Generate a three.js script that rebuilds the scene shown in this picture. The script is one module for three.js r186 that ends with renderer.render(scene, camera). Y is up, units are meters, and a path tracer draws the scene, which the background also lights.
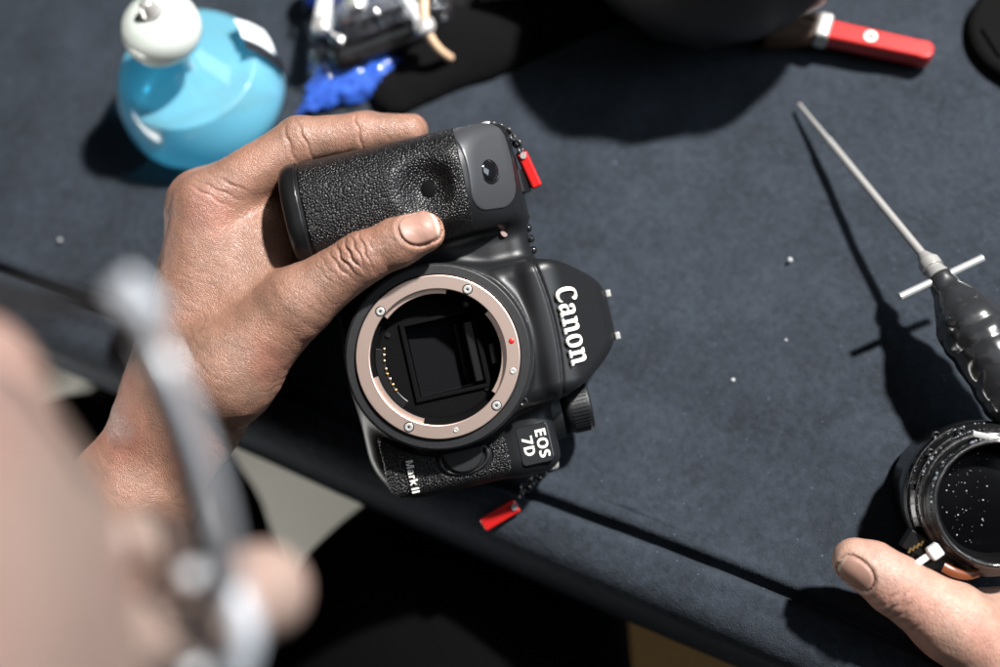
import * as THREE from 'three';
import { RoundedBoxGeometry } from 'three/addons/geometries/RoundedBoxGeometry.js';
import { mergeGeometries, mergeVertices } from 'three/addons/utils/BufferGeometryUtils.js';
import { FontLoader } from 'three/addons/loaders/FontLoader.js';
import { TextGeometry } from 'three/addons/geometries/TextGeometry.js';
import { RectAreaLightUniformsLib } from 'three/addons/lights/RectAreaLightUniformsLib.js';

// ------------------------------------------------------------------ camera, light, exposure
const scene = new THREE.Scene();
scene.background = new THREE.Color(0x000000);
const FPX = 1250, HEIGHT = 0.515, TILT = THREE.MathUtils.degToRad(25);
const camera = new THREE.PerspectiveCamera(2 * THREE.MathUtils.radToDeg(Math.atan(333.5 / FPX)), 1000 / 667, 0.02, 20);
{ // looking down at the table, 25 degrees off plumb, with the lens rolled
  const nd = new THREE.Vector2(0.35, 0.937).normalize();
  const upC = new THREE.Vector3(-Math.sin(TILT) * nd.x, Math.sin(TILT) * nd.y, Math.cos(TILT));
  const fC = new THREE.Vector3(0, 0, -1).addScaledVector(upC, upC.z).normalize();
  const rC = new THREE.Vector3().crossVectors(fC, upC).normalize();
  const m = new THREE.Matrix4().set(rC.x, rC.y, rC.z, 0, upC.x, upC.y, upC.z, 0, -fC.x, -fC.y, -fC.z, 0, 0, 0, 0, 1); // camera axes -> world
  camera.quaternion.setFromRotationMatrix(m);
  const d = new THREE.Vector3(0, 0, -1).applyQuaternion(camera.quaternion);
  camera.position.copy(d).multiplyScalar(-HEIGHT / Math.cos(TILT));
}
camera.focus = 0.49; camera.userData.fStop = 3.1;
camera.updateMatrixWorld(true);
scene.add(camera);
const renderer = new THREE.WebGLRenderer({ antialias: true });
renderer.toneMapping = THREE.LinearToneMapping;
renderer.toneMappingExposure = 1.0;
renderer.shadowMap.enabled = true;
const V = (x, y, z) => new THREE.Vector3(x, y, z);
// a spot read off the photograph (1000 x 667) at a distance in metres along the lens axis, as a place in the room
const camDir = (x, y, z) => V(x, y, z).applyQuaternion(camera.quaternion);
const at = (px, py, z) => camDir((px - 500) / FPX * z, (333.5 - py) / FPX * z, -z).add(camera.position);
const onTable = (px, py, h = 0) => { const r = at(px, py, 1).sub(camera.position); return camera.position.clone().addScaledVector(r, (h - camera.position.y) / r.y); };

RectAreaLightUniformsLib.init();
{ // key: one work lamp high above the far right side of the table
  const key = new THREE.SpotLight(new THREE.Color(1, 0.975, 0.95), 52, 0, 0.27, 1, 2);
  key.position.copy(camDir(0.52, 0.85, 1).normalize().multiplyScalar(2.2));
  key.target.position.copy(onTable(380, 230));
  key.shadow.radius = 3; key.castShadow = true; key.shadow.mapSize.set(2048, 2048);
  scene.add(key, key.target);
  const area = (w, h, pos, aim, color, power) => {
    const a = new THREE.RectAreaLight(color, power, w, h);
    a.position.copy(pos); a.lookAt(aim); scene.add(a);
  };
  const right = onTable(900, 333).sub(onTable(500, 333)).setY(0).normalize();
  area(0.9, 1.2, right.clone().multiplyScalar(1.6).setY(1.25), V(0, 0, 0), new THREE.Color(0.74, 0.87, 1), 4.2);   // window side
  area(0.9, 0.5, right.clone().multiplyScalar(-1.5).add(V(0, -0.44, 0.5)), V(0, -0.7, 0.1), new THREE.Color(1, 0.98, 0.94), 17);   // added low fill to brighten the floor under the table, no source seen
  area(1.6, 1.6, V(-0.3, 2.3, 0.5), V(0, 0, 0.05), new THREE.Color(0.9, 0.95, 1), 0.5);               // added overhead fill, no such lamp in view
}

// ------------------------------------------------------------------ helpers
let seedState = 12345;
const rnd = () => { seedState |= 0; seedState = seedState + 0x6D2B79F5 | 0; let t = Math.imul(seedState ^ seedState >>> 15, 1 | seedState); t = t + Math.imul(t ^ t >>> 7, 61 | t) ^ t; return ((t ^ t >>> 14) >>> 0) / 4294967296; };
const lin = (r, g, b) => new THREE.Color().setRGB(r, g, b);
const hash3 = (x, y, z) => { let h = Math.imul(x, 374761393) + Math.imul(y, 668265263) + Math.imul(z, 2147483647 - 1640531527) | 0; h = Math.imul(h ^ h >>> 13, 1274126177); return ((h ^ h >>> 16) >>> 0) / 4294967296; };
const fade = t => t * t * (3 - 2 * t), mix = (a, b, t) => a + (b - a) * t, clamp = (x, a = 0, b = 1) => x < a ? a : x > b ? b : x;
function vnoise(x, y, z) {
  const i = Math.floor(x), j = Math.floor(y), k = Math.floor(z), u = fade(x - i), v = fade(y - j), w = fade(z - k);
  return mix(mix(mix(hash3(i, j, k), hash3(i + 1, j, k), u), mix(hash3(i, j + 1, k), hash3(i + 1, j + 1, k), u), v),
    mix(mix(hash3(i, j, k + 1), hash3(i + 1, j, k + 1), u), mix(hash3(i, j + 1, k + 1), hash3(i + 1, j + 1, k + 1), u), v), w);
}
const fbm = (x, y, z, n = 4) => { let s = 0, a = 0.5, t = 0; for (let i = 0; i < n; i++) { s += a * vnoise(x, y, z); t += a; a *= 0.5; x = x * 2.03 + 11; y = y * 2.03 + 5; z = z * 2.03 + 3; } return s / t; };
// signed distances, all in millimetres
const smin = (a, b, k) => { const h = Math.max(k - Math.abs(a - b), 0) / k; return Math.min(a, b) - h * h * k * 0.25; };
const smax = (a, b, k) => -smin(-a, -b, k);
const sdBox = (x, y, z, cx, cy, cz, hx, hy, hz, r) => {
  const qx = Math.abs(x - cx) - hx + r, qy = Math.abs(y - cy) - hy + r, qz = Math.abs(z - cz) - hz + r;
  return Math.hypot(Math.max(qx, 0), Math.max(qy, 0), Math.max(qz, 0)) + Math.min(Math.max(qx, qy, qz), 0) - r;
};
const sdEll = (x, y, z, cx, cy, cz, rx, ry, rz) => { const a = (x - cx) / rx, b = (y - cy) / ry, c = (z - cz) / rz, k0 = Math.hypot(a, b, c), k1 = Math.hypot(a / rx, b / ry, c / rz); return k0 < 1e-6 ? -Math.min(rx, ry, rz) : k0 * (k0 - 1) / k1; };
function cone(a, b, ra, rb) { // tapered capsule; a, b in mm
  const bx = b.x - a.x, by = b.y - a.y, bz = b.z - a.z, L = bx * bx + by * by + bz * bz;
  return (x, y, z) => { const px = x - a.x, py = y - a.y, pz = z - a.z, t = clamp((px * bx + py * by + pz * bz) / L); return Math.hypot(px - bx * t, py - by * t, pz - bz * t) - mix(ra, rb, t); };
}
// smooth surface of a distance field (surface nets, only near the surface), with uv in metres from the nearest axis plane
function meshField(f, lo, hi, cell, colorOf) {
  const B = 8, n = [0, 1, 2].map(a => Math.ceil((hi[a] - lo[a]) / cell / B)), S = B + 1;
  const vid = new Map(), pos = [], nor = [], quads = [], half = B * cell / 2, reach = half * 1.75 * 1.15 + 3 * cell + 1.5;
  const vals = new Float64Array(S * S * S), pend = [], NX = n[0] * B + 2, NY = n[1] * B + 2;
  const key = (i, j, k) => ((k + 1) * NY + (j + 1)) * NX + (i + 1);
  for (let bk = 0; bk < n[2]; bk++) for (let bj = 0; bj < n[1]; bj++) for (let bi = 0; bi < n[0]; bi++) {
    const ox = lo[0] + bi * B * cell, oy = lo[1] + bj * B * cell, oz = lo[2] + bk * B * cell;
    if (Math.abs(f(ox + half, oy + half, oz + half)) > reach) continue;
    for (let k = 0; k < S; k++) for (let j = 0; j < S; j++) for (let i = 0; i < S; i++) vals[(k * S + j) * S + i] = f(ox + i * cell, oy + j * cell, oz + k * cell);
    for (let k = 0; k < B; k++) for (let j = 0; j < B; j++) for (let i = 0; i < B; i++) {
      const c = (k * S + j) * S + i, v0 = vals[c]; let m = 0, sx = 0, sy = 0, sz = 0;
      const edge = (p, q, x, y, z, ax) => { const a = vals[p], b = vals[q]; if ((a < 0) !== (b < 0)) { const t = a / (a - b); sx += x + (ax === 0 ? t : 0); sy += y + (ax === 1 ? t : 0); sz += z + (ax === 2 ? t : 0); m++; } };
      const Y = S, Z = S * S;
      edge(c, c + 1, 0, 0, 0, 0); edge(c + Y, c + Y + 1, 0, 1, 0, 0); edge(c + Z, c + Z + 1, 0, 0, 1, 0); edge(c + Y + Z, c + Y + Z + 1, 0, 1, 1, 0);
      edge(c, c + Y, 0, 0, 0, 1); edge(c + 1, c + 1 + Y, 1, 0, 0, 1); edge(c + Z, c + Z + Y, 0, 0, 1, 1); edge(c + 1 + Z, c + 1 + Z + Y, 1, 0, 1, 1);
      edge(c, c + Z, 0, 0, 0, 2); edge(c + 1, c + 1 + Z, 1, 0, 0, 2); edge(c + Y, c + Y + Z, 0, 1, 0, 2); edge(c + 1 + Y, c + 1 + Y + Z, 1, 1, 0, 2);
      if (!m) continue;
      const gi = bi * B + i, gj = bj * B + j, gk = bk * B + k;
      vid.set(key(gi, gj, gk), pos.length / 3);
      pos.push(ox + (i + sx / m) * cell, oy + (j + sy / m) * cell, oz + (k + sz / m) * cell);
      const flip = v0 < 0;
      if ((v0 < 0) !== (vals[c + 1] < 0)) pend.push(0, gi, gj, gk, flip ? 1 : 0);
      if ((v0 < 0) !== (vals[c + Y] < 0)) pend.push(1, gi, gj, gk, flip ? 1 : 0);
      if ((v0 < 0) !== (vals[c + Z] < 0)) pend.push(2, gi, gj, gk, flip ? 1 : 0);
    }
  }
  const h = cell * 0.5;
  for (let v = 0; v < pos.length; v += 3) {
    let x = pos[v], y = pos[v + 1], z = pos[v + 2];
    for (let it = 0; it < 2; it++) {
      const gx = f(x + h, y, z) - f(x - h, y, z), gy = f(x, y + h, z) - f(x, y - h, z), gz = f(x, y, z + h) - f(x, y, z - h), l = Math.hypot(gx, gy, gz) || 1;
      if (it) { nor[v] = gx / l; nor[v + 1] = gy / l; nor[v + 2] = gz / l; break; }
      const s = clamp(f(x, y, z), -cell * 0.6, cell * 0.6); x -= s * gx / l; y -= s * gy / l; z -= s * gz / l;
    }
    pos[v] = x; pos[v + 1] = y; pos[v + 2] = z;
  }
  const dir = [[[0, 0, 0], [0, -1, 0], [0, -1, -1], [0, 0, -1]], [[0, 0, 0], [0, 0, -1], [-1, 0, -1], [-1, 0, 0]], [[0, 0, 0], [-1, 0, 0], [-1, -1, 0], [0, -1, 0]]];
  for (let p = 0; p < pend.length; p += 5) {
    const ids = dir[pend[p]].map(o => vid.get(key(pend[p + 1] + o[0], pend[p + 2] + o[1], pend[p + 3] + o[2])));
    if (ids.some(q => q === undefined)) continue;
    quads.push(pend[p + 4] ? ids : ids.slice().reverse());
  }
  // split vertices by the axis their face looks along, for uv
  const P = [], N = [], U = [], C = colorOf ? [] : null, I = [], made = new Map();
  for (const q of quads) {
    let a = [0, 0, 0]; for (const id of q) for (let c = 0; c < 3; c++) a[c] += nor[id * 3 + c];
    const b = a.map(Math.abs), ax = b[0] > b[1] ? (b[0] > b[2] ? 0 : 2) : (b[1] > b[2] ? 1 : 2);
    const out = q.map(id => {
      const kk = id * 3 + ax; let o = made.get(kk);
      if (o === undefined) {
        o = P.length / 3; made.set(kk, o);
        const x = pos[id * 3], y = pos[id * 3 + 1], z = pos[id * 3 + 2];
        P.push(x / 1000, y / 1000, z / 1000); N.push(nor[id * 3], nor[id * 3 + 1], nor[id * 3 + 2]);
        if (ax === 0) U.push(z / 1000, y / 1000); else if (ax === 1) U.push(x / 1000, z / 1000); else U.push(x / 1000, y / 1000);
        if (C) C.push(...colorOf(x, y, z, nor[id * 3], nor[id * 3 + 1], nor[id * 3 + 2]));
      }
      return o;
    });
    I.push(out[0], out[1], out[2], out[0], out[2], out[3]);
  }
  const g = new THREE.BufferGeometry();
  g.setAttribute('position', new THREE.Float32BufferAttribute(P, 3)); g.setAttribute('normal', new THREE.Float32BufferAttribute(N, 3)); g.setAttribute('uv', new THREE.Float32BufferAttribute(U, 2));
  if (C) g.setAttribute('color', new THREE.Float32BufferAttribute(C, 3));
  g.setIndex(I);
  return g;
}
const MM = g => g.scale(0.001, 0.001, 0.001);
function part(name, geo, mat, parent, label) { const m = new THREE.Mesh(geo, mat); m.name = name; m.castShadow = m.receiveShadow = true; parent.add(m); if (label) m.userData.label = label; return m; }
function thing(name, label, category, group) { const g = new THREE.Group(); g.name = name; g.userData.label = label; g.userData.category = category; if (group) g.userData.group = group; scene.add(g); return g; }
function single(name, geo, mat, label, category, group) { const m = part(name, geo, mat, scene, label); m.userData.category = category; if (group) m.userData.group = group; return m; }
function setting(name, geo, mat) { const m = part(name, geo, mat, scene); m.userData.kind = 'structure'; return m; }
const tube = (pts, r, seg = 24, rad = 8, closed = false) => new THREE.TubeGeometry(new THREE.CatmullRomCurve3(pts, closed), seg, r, rad, closed);
function rod(a, b, r0, r1 = r0, seg = 16) { const d = b.clone().sub(a), g = new THREE.CylinderGeometry(r1, r0, d.length(), seg, 1); g.translate(0, d.length() / 2, 0); g.applyQuaternion(new THREE.Quaternion().setFromUnitVectors(V(0, 1, 0), d.normalize())); g.translate(a.x, a.y, a.z); return g; }
const disc = (r, h, seg = 32) => new THREE.CylinderGeometry(r, r, h, seg).rotateX(Math.PI / 2);      // along z
// a ring or plate outline extruded along z with a small bevel (mm)
function plate(shape, depth, bevel, seg = 2, curve = 24) { return new THREE.ExtrudeGeometry(shape, { depth: Math.max(depth - 2 * bevel, 0.01), bevelEnabled: bevel > 0, bevelThickness: bevel, bevelSize: bevel, bevelOffset: -bevel, bevelSegments: seg, curveSegments: curve }).translate(0, 0, bevel); }
function sector(r0, r1, a0, a1) { const s = new THREE.Shape(); s.absarc(0, 0, r1, a0, a1, false); s.absarc(0, 0, r0, a1, a0, true); s.closePath(); return s; }
function roundRect(x0, y0, x1, y1, r) { const s = new THREE.Shape(); s.moveTo(x0 + r, y0); s.lineTo(x1 - r, y0); s.quadraticCurveTo(x1, y0, x1, y0 + r); s.lineTo(x1, y1 - r); s.quadraticCurveTo(x1, y1, x1 - r, y1); s.lineTo(x0 + r, y1); s.quadraticCurveTo(x0, y1, x0, y1 - r); s.lineTo(x0, y0 + r); s.quadraticCurveTo(x0, y0, x0 + r, y0); return s; }

// ------------------------------------------------------------------ textures
function grayTex(n, fn, tile) { // tile: metres per repeat
  const d = new Uint8Array(n * n * 4);
  for (let j = 0; j < n; j++) for (let i = 0; i < n; i++) { const v = clamp(fn(i, j)) * 255, o = (j * n + i) * 4; d[o] = d[o + 1] = d[o + 2] = v; d[o + 3] = 255; }
  const t = new THREE.DataTexture(d, n, n); t.wrapS = t.wrapT = THREE.RepeatWrapping; t.magFilter = THREE.LinearFilter; t.minFilter = THREE.LinearMipmapLinearFilter; t.generateMipmaps = true;
  t.repeat.set(1 / tile, 1 / tile); t.needsUpdate = true; return t;
}
function worleyField(n, cells, jitter = 0.9, stretch = 1) { // wrapped F1 and F2 on an n x n sheet
  const pts = []; for (let j = 0; j < cells; j++) for (let i = 0; i < cells; i++) pts.push([(i + 0.5 + (rnd() - 0.5) * jitter), (j + 0.5 + (rnd() - 0.5) * jitter)]);
  return (px, py) => {
    const x = px / n * cells, y = py / n * cells, ci = Math.floor(x), cj = Math.floor(y); let a = 9, b = 9;
    for (let dj = -2; dj <= 2; dj++) for (let di = -2; di <= 2; di++) { const ii = ((ci + di) % cells + cells) % cells, jj = ((cj + dj) % cells + cells) % cells, p = pts[jj * cells + ii]; const dx = x - (p[0] + ci + di - ii), dy = (y - (p[1] + cj + dj - jj)) * stretch, d = Math.hypot(dx, dy); if (d < a) { b = a; a = d; } else if (d < b) b = d; }
    return [a, b];
  };
}
const wLeather = worleyField(512, 26, 0.9);
const leatherTex = grayTex(512, (i, j) => { const [a, b] = wLeather(i, j); return 0.92 * clamp(Math.sqrt(clamp(1 - a * a * 1.9)) * clamp(0.35 + (b - a) * 2)) + 0.08 * hash3(i >> 1, j >> 1, 3); }, 0.026);
const grainTex = grayTex(256, (i, j) => 0.5 * hash3(i, j, 1) + 0.5 * hash3(i >> 1, j >> 1, 2), 0.020);
const wSkin = worleyField(1024, 90, 1.0), wSkin2 = worleyField(1024, 34, 1.0, 0.6);
const skinTex = grayTex(1024, (i, j) => { const [a, b] = wSkin(i, j), [c, d] = wSkin2(i, j); return 0.55 * clamp((b - a) * 2.4) + 0.35 * clamp((d - c) * 3) + 0.1 * hash3(i, j, 7); }, 0.060);

// ------------------------------------------------------------------ materials
const std = o => new THREE.MeshPhysicalMaterial(o);
const plasticBlack = std({ color: lin(0.0075, 0.008, 0.009), roughness: 0.40, specularIntensity: 0.75, bumpMap: grainTex, bumpScale: 0.00003 });
const plasticDark = std({ color: lin(0.006, 0.006, 0.0065), roughness: 0.32, specularIntensity: 0.6 });
const rubberBlack = std({ color: lin(0.006, 0.006, 0.0065), roughness: 0.31, specularIntensity: 0.85, bumpMap: leatherTex, bumpScale: 0.0003 });
const innerBlack = std({ color: lin(0.002, 0.002, 0.0022), roughness: 0.8, specularIntensity: 0.15 });
const mountMetal = std({ color: lin(0.58, 0.445, 0.385), metalness: 0.82, roughness: 0.36, anisotropy: 0.4 });
const steel = std({ color: lin(0.50, 0.49, 0.47), metalness: 0.55, roughness: 0.32 });
const gold = std({ color: lin(0.8, 0.55, 0.22), metalness: 1, roughness: 0.3 });
const printWhite = std({ color: lin(0.72, 0.70, 0.64), roughness: 0.5 });
const glossBlack = std({ color: lin(0.006, 0.006, 0.007), roughness: 0.08, clearcoat: 1, clearcoatRoughness: 0.05 });
const redPlastic = std({ color: lin(0.42, 0.012, 0.011), roughness: 0.32, clearcoat: 0.3 });
const skinMat = std({ color: lin(1, 1, 1), vertexColors: true, roughness: 0.37, bumpMap: skinTex, bumpScale: 0.0002, sheen: 0.12, sheenColor: lin(0.8, 0.45, 0.35), sheenRoughness: 0.5 });
const nailMat = std({ color: lin(1, 1, 1), vertexColors: true, roughness: 0.5, specularIntensity: 0.7 });

// ------------------------------------------------------------------ table, cloth, floor
{
  // the front edge as read off the photograph: seam line and rim line on the table plane
  const a = onTable(290, 390), b = onTable(930, 655), e = b.clone().sub(a).setY(0).normalize(), nrm = V(-e.z, 0, e.x); // nrm points to the sitter
  if (nrm.dot(onTable(400, 600).sub(a)) < 0) nrm.negate();
  const rim = Math.abs(onTable(500, 541).sub(a).dot(nrm));
  const folds = [[[690, 95], [560, 300], 0.0035, 0.013], [[640, 80], [545, 215], 0.003, 0.012], [[760, 210], [640, 300], 0.0022, 0.014], [[600, 330], [760, 420], 0.0018, 0.016], [[700, 330], [880, 470], 0.0018, 0.018], [[60, 40], [20, 220], 0.0016, 0.016], [[640, 400], [620, 470], 0.0016, 0.012]]
    .map(([p, q, h, w]) => { const P = onTable(...p), Q = onTable(...q), d = Q.clone().sub(P), L = d.length(); return { P, d: d.divideScalar(L), L, h, w }; });
  const U0 = -0.75, U1 = 0.95, pts = [], uv = [], idx = [];
  // profile across the edge: distance s along the cloth, from far side to the hem
  const S = []; for (let s = -0.85; s < -0.36; s += 0.02) S.push(s); for (let s = -0.36; s < -0.012; s += 0.0035) S.push(s); for (let s = -0.012; s <= 0.012; s += 0.0007) S.push(s); for (let s = 0.0155; s < rim + 0.05; s += 0.0025) S.push(s); for (let s = rim + 0.05; s < rim + 0.056; s += 0.003) S.push(s);
  const Us = []; for (let u = U0; u < U1; u += 0.0045) Us.push(u);
  const R = 0.014;
  for (const s of S) for (const u of Us) {
    let v = s, y = 0;
    const wob = 0.0025 * Math.sin(u * 9 + 1) + 0.0016 * Math.sin(u * 23) + 0.0012 * (fbm(u * 30, 2, 5, 2) - 0.5);
    const bend = rim - R;
    if (s > bend) { const t = (s - bend) / R; if (t < Math.PI / 2) { v = bend + R * Math.sin(t); y = -R * (1 - Math.cos(t)); } else { v = rim + 0.004 * Math.sin(u * 14) * clamp((s - bend) * 4); y = -R - (s - bend - R * Math.PI / 2); } }
    const p = a.clone().addScaledVector(e, u).addScaledVector(nrm, v);
    let h = 0;
    for (const f of folds) { const dx = p.x - f.P.x, dz = p.z - f.P.z, t = dx * f.d.x + dz * f.d.z, w = Math.abs(-dx * f.d.z + dz * f.d.x + 0.004 * Math.sin(t * 40)), end = clamp(Math.min(t + 0.03, f.L + 0.03 - t) / 0.05); h += f.h * Math.exp(-((w / f.w) ** 2)) * fade(end); }
    h += 0.008 * (fbm(p.x * 15, p.z * 15, 1, 3) - 0.5) + 0.0012 * (fbm(p.x * 45 + p.z * 20, p.z * 45, 7, 2) - 0.5) + 0.0005 * (fbm(p.x * 110, p.z * 110, 4, 2) - 0.5);
    if (s < rim + 0.02) y += h * (s > bend - 0.02 ? 0.4 : 1);
    y -= 0.0062 * Math.exp(-(((s - wob) / 0.0019) ** 2)) - 0.0009 * Math.exp(-(((Math.abs(s - wob) - 0.006) / 0.004) ** 2)); // stitched seam
    pts.push(p.x, y, p.z); uv.push(u, s);
  }
  const W = Us.length;
  for (let j = 0; j + 1 < S.length; j++) for (let i = 0; i + 1 < W; i++) { const q = j * W + i; idx.push(q, q + W, q + 1, q + 1, q + W, q + W + 1); }
  const g = new THREE.BufferGeometry(); g.setAttribute('position', new THREE.Float32BufferAttribute(pts, 3)); g.setAttribute('uv', new THREE.Float32BufferAttribute(uv, 2)); g.setIndex(idx); g.computeVertexNormals();
  if (g.attributes.normal.getY(W * 10 + 10) < 0) { for (let i = 0; i < idx.length; i += 3) [idx[i], idx[i + 1]] = [idx[i + 1], idx[i]]; g.setIndex(idx); g.computeVertexNormals(); }
  const n = 2048, tile = 0.55, cd = new Uint8Array(n * n * 4), bd = new Uint8Array(n * n * 4);
  const fib = new Float32Array(n * n);
  for (let k = 0; k < 150000; k++) { // short fibres
    let x = rnd() * n, y = rnd() * n, an = rnd() * Math.PI * 2; const len = 5 + rnd() * 16, br = (rnd() - 0.42) * 0.5;
    for (let s = 0; s < len; s++) { fib[(((y | 0) + n) % n) * n + (((x | 0) + n) % n)] += br; x += Math.cos(an); y += Math.sin(an); an += (rnd() - 0.5) * 0.4; }
  }
  const lint = new Float32Array(n * n);
  for (let k = 0; k < 2600; k++) { const x = rnd() * n | 0, y = rnd() * n | 0, b = Math.pow(rnd(), 4) * 1.6; const r = rnd() < 0.04 ? 2 : 1; for (let j = -r; j < r; j++) for (let i = -r; i < r; i++) if (Math.hypot(i + 0.5, j + 0.5) <= r) lint[((y + j + n) % n) * n + (x + i + n) % n] += b; }
  for (let j = 0; j < n; j++) for (let i = 0; i < n; i++) {
    const o = (j * n + i) * 4, q = j * n + i, blotch = (fbm(i / 60, j / 60, 9, 3) - 0.5) * 0.5 + (fbm(i / 9, j / 9, 2, 2) - 0.5) * 0.6;
    const v = Math.max(0.3, 1 + clamp(fib[q], -0.8, 1.4) * 0.8 + blotch + (hash3(i, j, 5) - 0.5) * 0.35) + lint[q] * 2.6;
    const to = x => 255 * Math.pow(clamp(x), 1 / 2.2);
    cd[o] = to(0.0178 * v); cd[o + 1] = to(0.0228 * v); cd[o + 2] = to(0.0305 * v); cd[o + 3] = 255;
    bd[o] = bd[o + 1] = bd[o + 2] = 255 * clamp(0.45 + fib[q] * 0.3 + (hash3(i, j, 6) - 0.5) * 0.3 + blotch * 0.4); bd[o + 3] = 255;
  }
  const mk = (d, srgb) => { const t = new THREE.DataTexture(d, n, n); t.wrapS = t.wrapT = THREE.RepeatWrapping; t.magFilter = THREE.LinearFilter; t.repeat.set(1 / tile, 1 / tile); if (srgb) t.colorSpace = THREE.SRGBColorSpace; t.needsUpdate = true; return t; };
  const felt = std({ map: mk(cd, true), bumpMap: mk(bd), bumpScale: 0.0008, roughness: 0.95, specularIntensity: 0.3, sheen: 0.25, sheenColor: lin(0.3, 0.36, 0.45), sheenRoughness: 0.6 });
  const table = thing('work_table', 'work table covered in black felt cloth with a stitched front edge', 'table');
  part('tablecloth', g, felt, table, 'dark charcoal felt tablecloth with a seam along its front');
  // solid top and legs under the cloth
  const rot = new THREE.Quaternion().setFromUnitVectors(V(1, 0, 0), e);
  const slab = (w, h, d, u, v, y) => { const q = new THREE.BoxGeometry(w, h, d); q.applyQuaternion(rot); const c = a.clone().addScaledVector(e, u).addScaledVector(nrm, v); q.translate(c.x, y, c.z); return q; };
  const wood = std({ color: lin(0.12, 0.1, 0.085), roughness: 0.7 });
  part('tabletop', slab(1.66, 0.024, 0.80, 0.1, rim - 0.025 - 0.40, -0.022), wood, table);
  for (const [u, v] of [[-0.68, 0.0], [0.88, 0.0], [-0.68, -0.72], [0.88, -0.72]]) part('leg', slab(0.05, 0.70, 0.05, u, v - 0.03, -0.385), wood, table);
  const floorMat = std({ color: lin(0.62, 0.61, 0.55), roughness: 0.55, bumpMap: grainTex, bumpScale: 0.0002 });
  setting('floor', new THREE.BoxGeometry(6, 0.02, 6).translate(0, -0.75, 0), floorMat);
  // tan board that shows below the table at the right
  const board = single('wooden_board', (() => { const q = new THREE.BoxGeometry(0.14, 0.018, 0.3).applyQuaternion(rot), c = onTable(705, 670, -0.5); return q.translate(c.x, c.y, c.z); })(), std({ color: lin(0.40, 0.25, 0.10), roughness: 0.6 }), 'tan wooden board seen below the front edge of the table', 'board');
}

// ------------------------------------------------------------------ the camera body (local frame in mm: x along the lettering, y to the prism, z out of the mount)
const loader = new FontLoader();
const serifBold = await loader.loadAsync('fonts/droid/droid_serif_bold.typeface.json');
const sansBold = await loader.loadAsync('fonts/droid/droid_sans_bold.typeface.json');
const dslr = thing('digital_camera', 'black camera body without a lens, its metal mount open, held in the left hand', 'camera');
const DC = at(438, 357, 0.49), DX = camDir(0.22, -0.975, 0).normalize(), DY = camDir(0.975, 0.22, 0).normalize(), DZ = camDir(0, 0, 1);
dslr.matrixAutoUpdate = true;
dslr.position.copy(DC); dslr.quaternion.setFromRotationMatrix(new THREE.Matrix4().makeBasis(DX, DY, DZ));
const px2 = (px, py, z = 0) => { const k = (0.49 - z / 1000) / FPX * 1000, ox = (438 - 500) * 0.49 / FPX * 1000, oy = (357 - 333.5) * 0.49 / FPX * 1000, dx = (px - 500) * k - ox, dy = (py - 333.5) * k - oy, l = Math.hypot(0.22, 0.975); return [(0.22 * dx + 0.975 * dy) / l, (0.975 * dx - 0.22 * dy) / l]; };
const dslrToWorld = (x, y, z) => DC.clone().addScaledVector(DX, x / 1000).addScaledVector(DY, y / 1000).addScaledVector(DZ, z / 1000);
function gripField(x, y, z) {
  const gx = Math.abs(x + 65.5) - 3, gz = Math.abs(z + 16) - 11.5, g2 = Math.hypot(Math.max(gx, 0), Math.max(gz, 0)) + Math.min(Math.max(gx, gz), 0) - 17.5 + 4.5, gy = Math.abs(y - 1) - 46 + 4.5;
  let g = Math.hypot(Math.max(g2, 0), Math.max(gy, 0)) + Math.min(Math.max(g2, gy), 0) - 4.5;
  g = smax(g, (y - 28) * 0.66 + (z - 9) * 0.75 + 0.010 * (x + 70) ** 2 - 1.2, 5);                    // sloping shutter shelf
  g = smax(g, -(Math.hypot((x + 64) * 0.8, (y - 11) * 0.9, (z - 17) * 0.95) - 10.5), 5); // finger dimple
  return g;
}
function shellField(x, y, z) {
  let d = sdBox(x, y, z, -12.5, -1, -32, 67.5, 37, 17, 8);
  d = smax(d, (x - 49) * 0.62 - (y + 26) * 0.78 - 4.5, 6);               // raked bottom corner
  d = smin(d, sdBox(x, y, z, -51, 26, -32, 27, 20, 18, 9), 6);         // right shoulder
  d = smin(d, Math.max(Math.hypot(x, y) - 37, Math.abs(z + 16) - 14) , 7);   // mount housing
  d = smin(d, sdBox(x, y, z, -1.5, 22, -24, 29, 27, 21, 7), 5);      // tower
  // prism hump
  let p = sdBox(x, y, z, -2, 55, -27, 27, 17, 26, 5);
  p = smax(p, (y - 52) * 0.72 + (z + 3) * 0.70, 5);
  const w = Math.abs(x + 2);
  p = smax(p, (w - 23) * 0.80 + (y - 59) * 0.60, 5);
  d = smin(d, p, 3);
  d = smin(d, sdBox(x, y, z, 37, 28, -32, 17.5, 11, 16, 6), 5);          // left shoulder under the dial
  d = smin(d, gripField(x, y, z), 6);
  // seam between tower and prism
  d += 0.55 * Math.exp(-(((y - 47.5 + 0.004 * (x + 2) ** 2) / 0.75) ** 2)) * clamp((30 - Math.abs(x + 1)) / 3) * clamp((z + 26) / 8);
  d += 0.45 * Math.exp(-(((z + 26.5 - 0.1 * (y - 60)) / 0.7) ** 2)) * clamp((y - 50) / 3);  // hump side seam
  d += 0.4 * Math.exp(-(((Math.hypot(x, y) - 34.6) / 0.7) ** 2)) * clamp((z + 8) / 3);
  d = Math.max(d, -Math.max(Math.hypot(x, y) - 27.4, -44 - z));        // bore
  return d;
}
part('body_shell', meshField(shellField, [-94, -54, -56], [64, 80, 18], 0.65), plasticBlack, dslr);
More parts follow.
